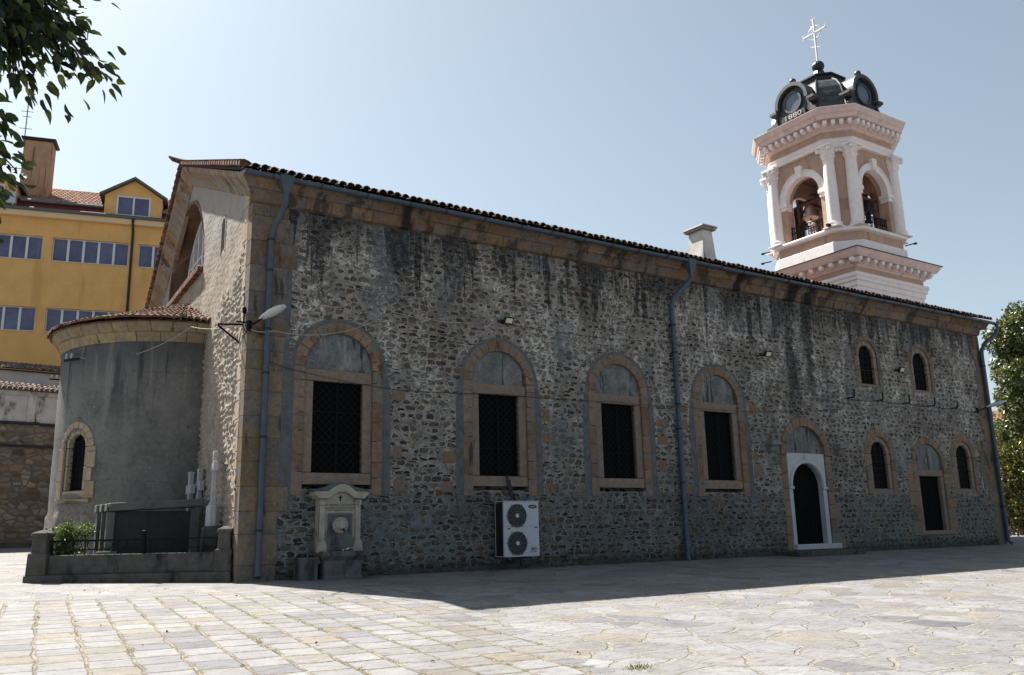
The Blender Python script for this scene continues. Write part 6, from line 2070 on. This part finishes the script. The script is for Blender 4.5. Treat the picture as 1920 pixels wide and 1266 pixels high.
obj('wall', w, simple('brick_red', (.22, .09, .06), .9, .2, 4, .2), HS)
r = MB(); r.add([(-6.6, -.7, 7.4), (6.6, -.7, 7.4), (6.6, 3.5, 9.6), (-6.6, 3.5, 9.6), (6.6, 7.7, 7.4), (-6.6, 7.7, 7.4)], [(0, 1, 2, 3), (3, 2, 4, 5), (0, 3, 5), (1, 4, 2), (0, 5, 4, 1)])
for i in range(66):
    r.tube([(-6.5 + .2 * i, -.7, 7.43), (-6.5 + .2 * i, 3.5, 9.63)], .06, 5)
obj('roof', r, MAT['tileorange'], HS)
for q in (-3.5, 0, 3.5):
    f = MB()
    for x in (-.6, 0, .6): f.bb(q + x - .04, q + x + .04, -.06, .0, 4.0, 5.5)
    f.bb(q - .64, q + .64, -.08, .0, 5.5, 5.6); f.bb(q - .64, q + .64, -.08, .0, 3.9, 4.0)
    fo = obj('window', f, MAT['whiteframe'], HS)
    p = MB(); p.bb(q - .6, q + .6, -.03, -.01, 4.0, 5.5); obj('pane', p, MAT['pane'], fo)

# dry grass and weeds in the paving joints
def weeds():
    rg = np.random.default_rng(31)
    P, A = [], []
    ca, sa = cos(radians(-5)), sin(radians(-5))
    for k in range(1500):
        ci = rg.integers(-16, 8); b = rg.uniform(-15, -2.6)
        a = ci * .435 + rg.normal() * .014
        x, y = a * ca - b * sa, a * sa + b * ca
        if x > .3 * (y + 11.7) or x < -7: continue
        if rg.random() > .35 + .5 * math.sin(y * 1.3 + ci * 2.2): continue
        for q in range(rg.integers(5, 12)):
            P.append((x + rg.normal() * .02, y + rg.normal() * .035, gz(y) - .004)); A.append((rg.normal() * .8, rg.normal() * .8, .45))
    P, A = np.array(P), unit(np.array(A)); m = len(P)
    N = unit(rg.normal(size=(m, 3)))
    vs, fa = leaf_mesh(P, N, A, .05 * rg.uniform(.5, 1.3, m), .006 * rg.uniform(.8, 1.3, m), .1)
    o = np_obj('dry_grass', vs, fa, mat_leaf('dry_grass_blade', (.30, .22, .10), (.42, .33, .17), (.36, .30, .15), .2, .8), None)
    tag(o, kind='stuff')
    P, A = [], []
    for cx, cy in ((-.95, -11.9), (-.75, -12.0), (.35, -11.6)):
        for q in range(110):
            P.append((cx + rg.normal() * .06, cy + rg.normal() * .035, gz(cy) - .004)); A.append((rg.normal() * .6, rg.normal() * .6, .8))
    P, A = np.array(P), unit(np.array(A)); m = len(P)
    vs, fa = leaf_mesh(P, unit(rg.normal(size=(m, 3))), A, .06 * rg.uniform(.5, 1.3, m), .007 * rg.uniform(.8, 1.3, m), .1)
    tag(np_obj('grass_tufts', vs, fa, mat_leaf('grass_blade', (.10, .12, .03), (.20, .20, .07), (.30, .26, .12), .2, .7), None), kind='stuff')
weeds()

# a few dry leaves blown about the square
def fallen():
    rg = np.random.default_rng(77)
    P = []
    while len(P) < 170:
        x, y = rg.uniform(-6, 22), rg.uniform(-15, -.3)
        if rg.random() < .3: y = -abs(rg.normal()) * .25 - .12
        P.append((x, y, gz(y) + .006))
    P = np.array(P); m = len(P)
    A = unit(np.stack([rg.normal(size=m), rg.normal(size=m), rg.uniform(.05, .3, m)], 1))
    N = unit(np.stack([rg.normal(size=m) * .3, rg.normal(size=m) * .3, np.ones(m)], 1))
    vs, fa = leaf_mesh(P, N, A, .05 * rg.uniform(.5, 1.2, m), .03 * rg.uniform(.6, 1.2, m), .4, six=True)
    tag(np_obj('fallen_leaves', vs, fa, mat_leaf('dry_leaf', (.07, .04, .02), (.14, .085, .04), (.05, .035, .02), .1, .8), None), kind='stuff')
fallen()
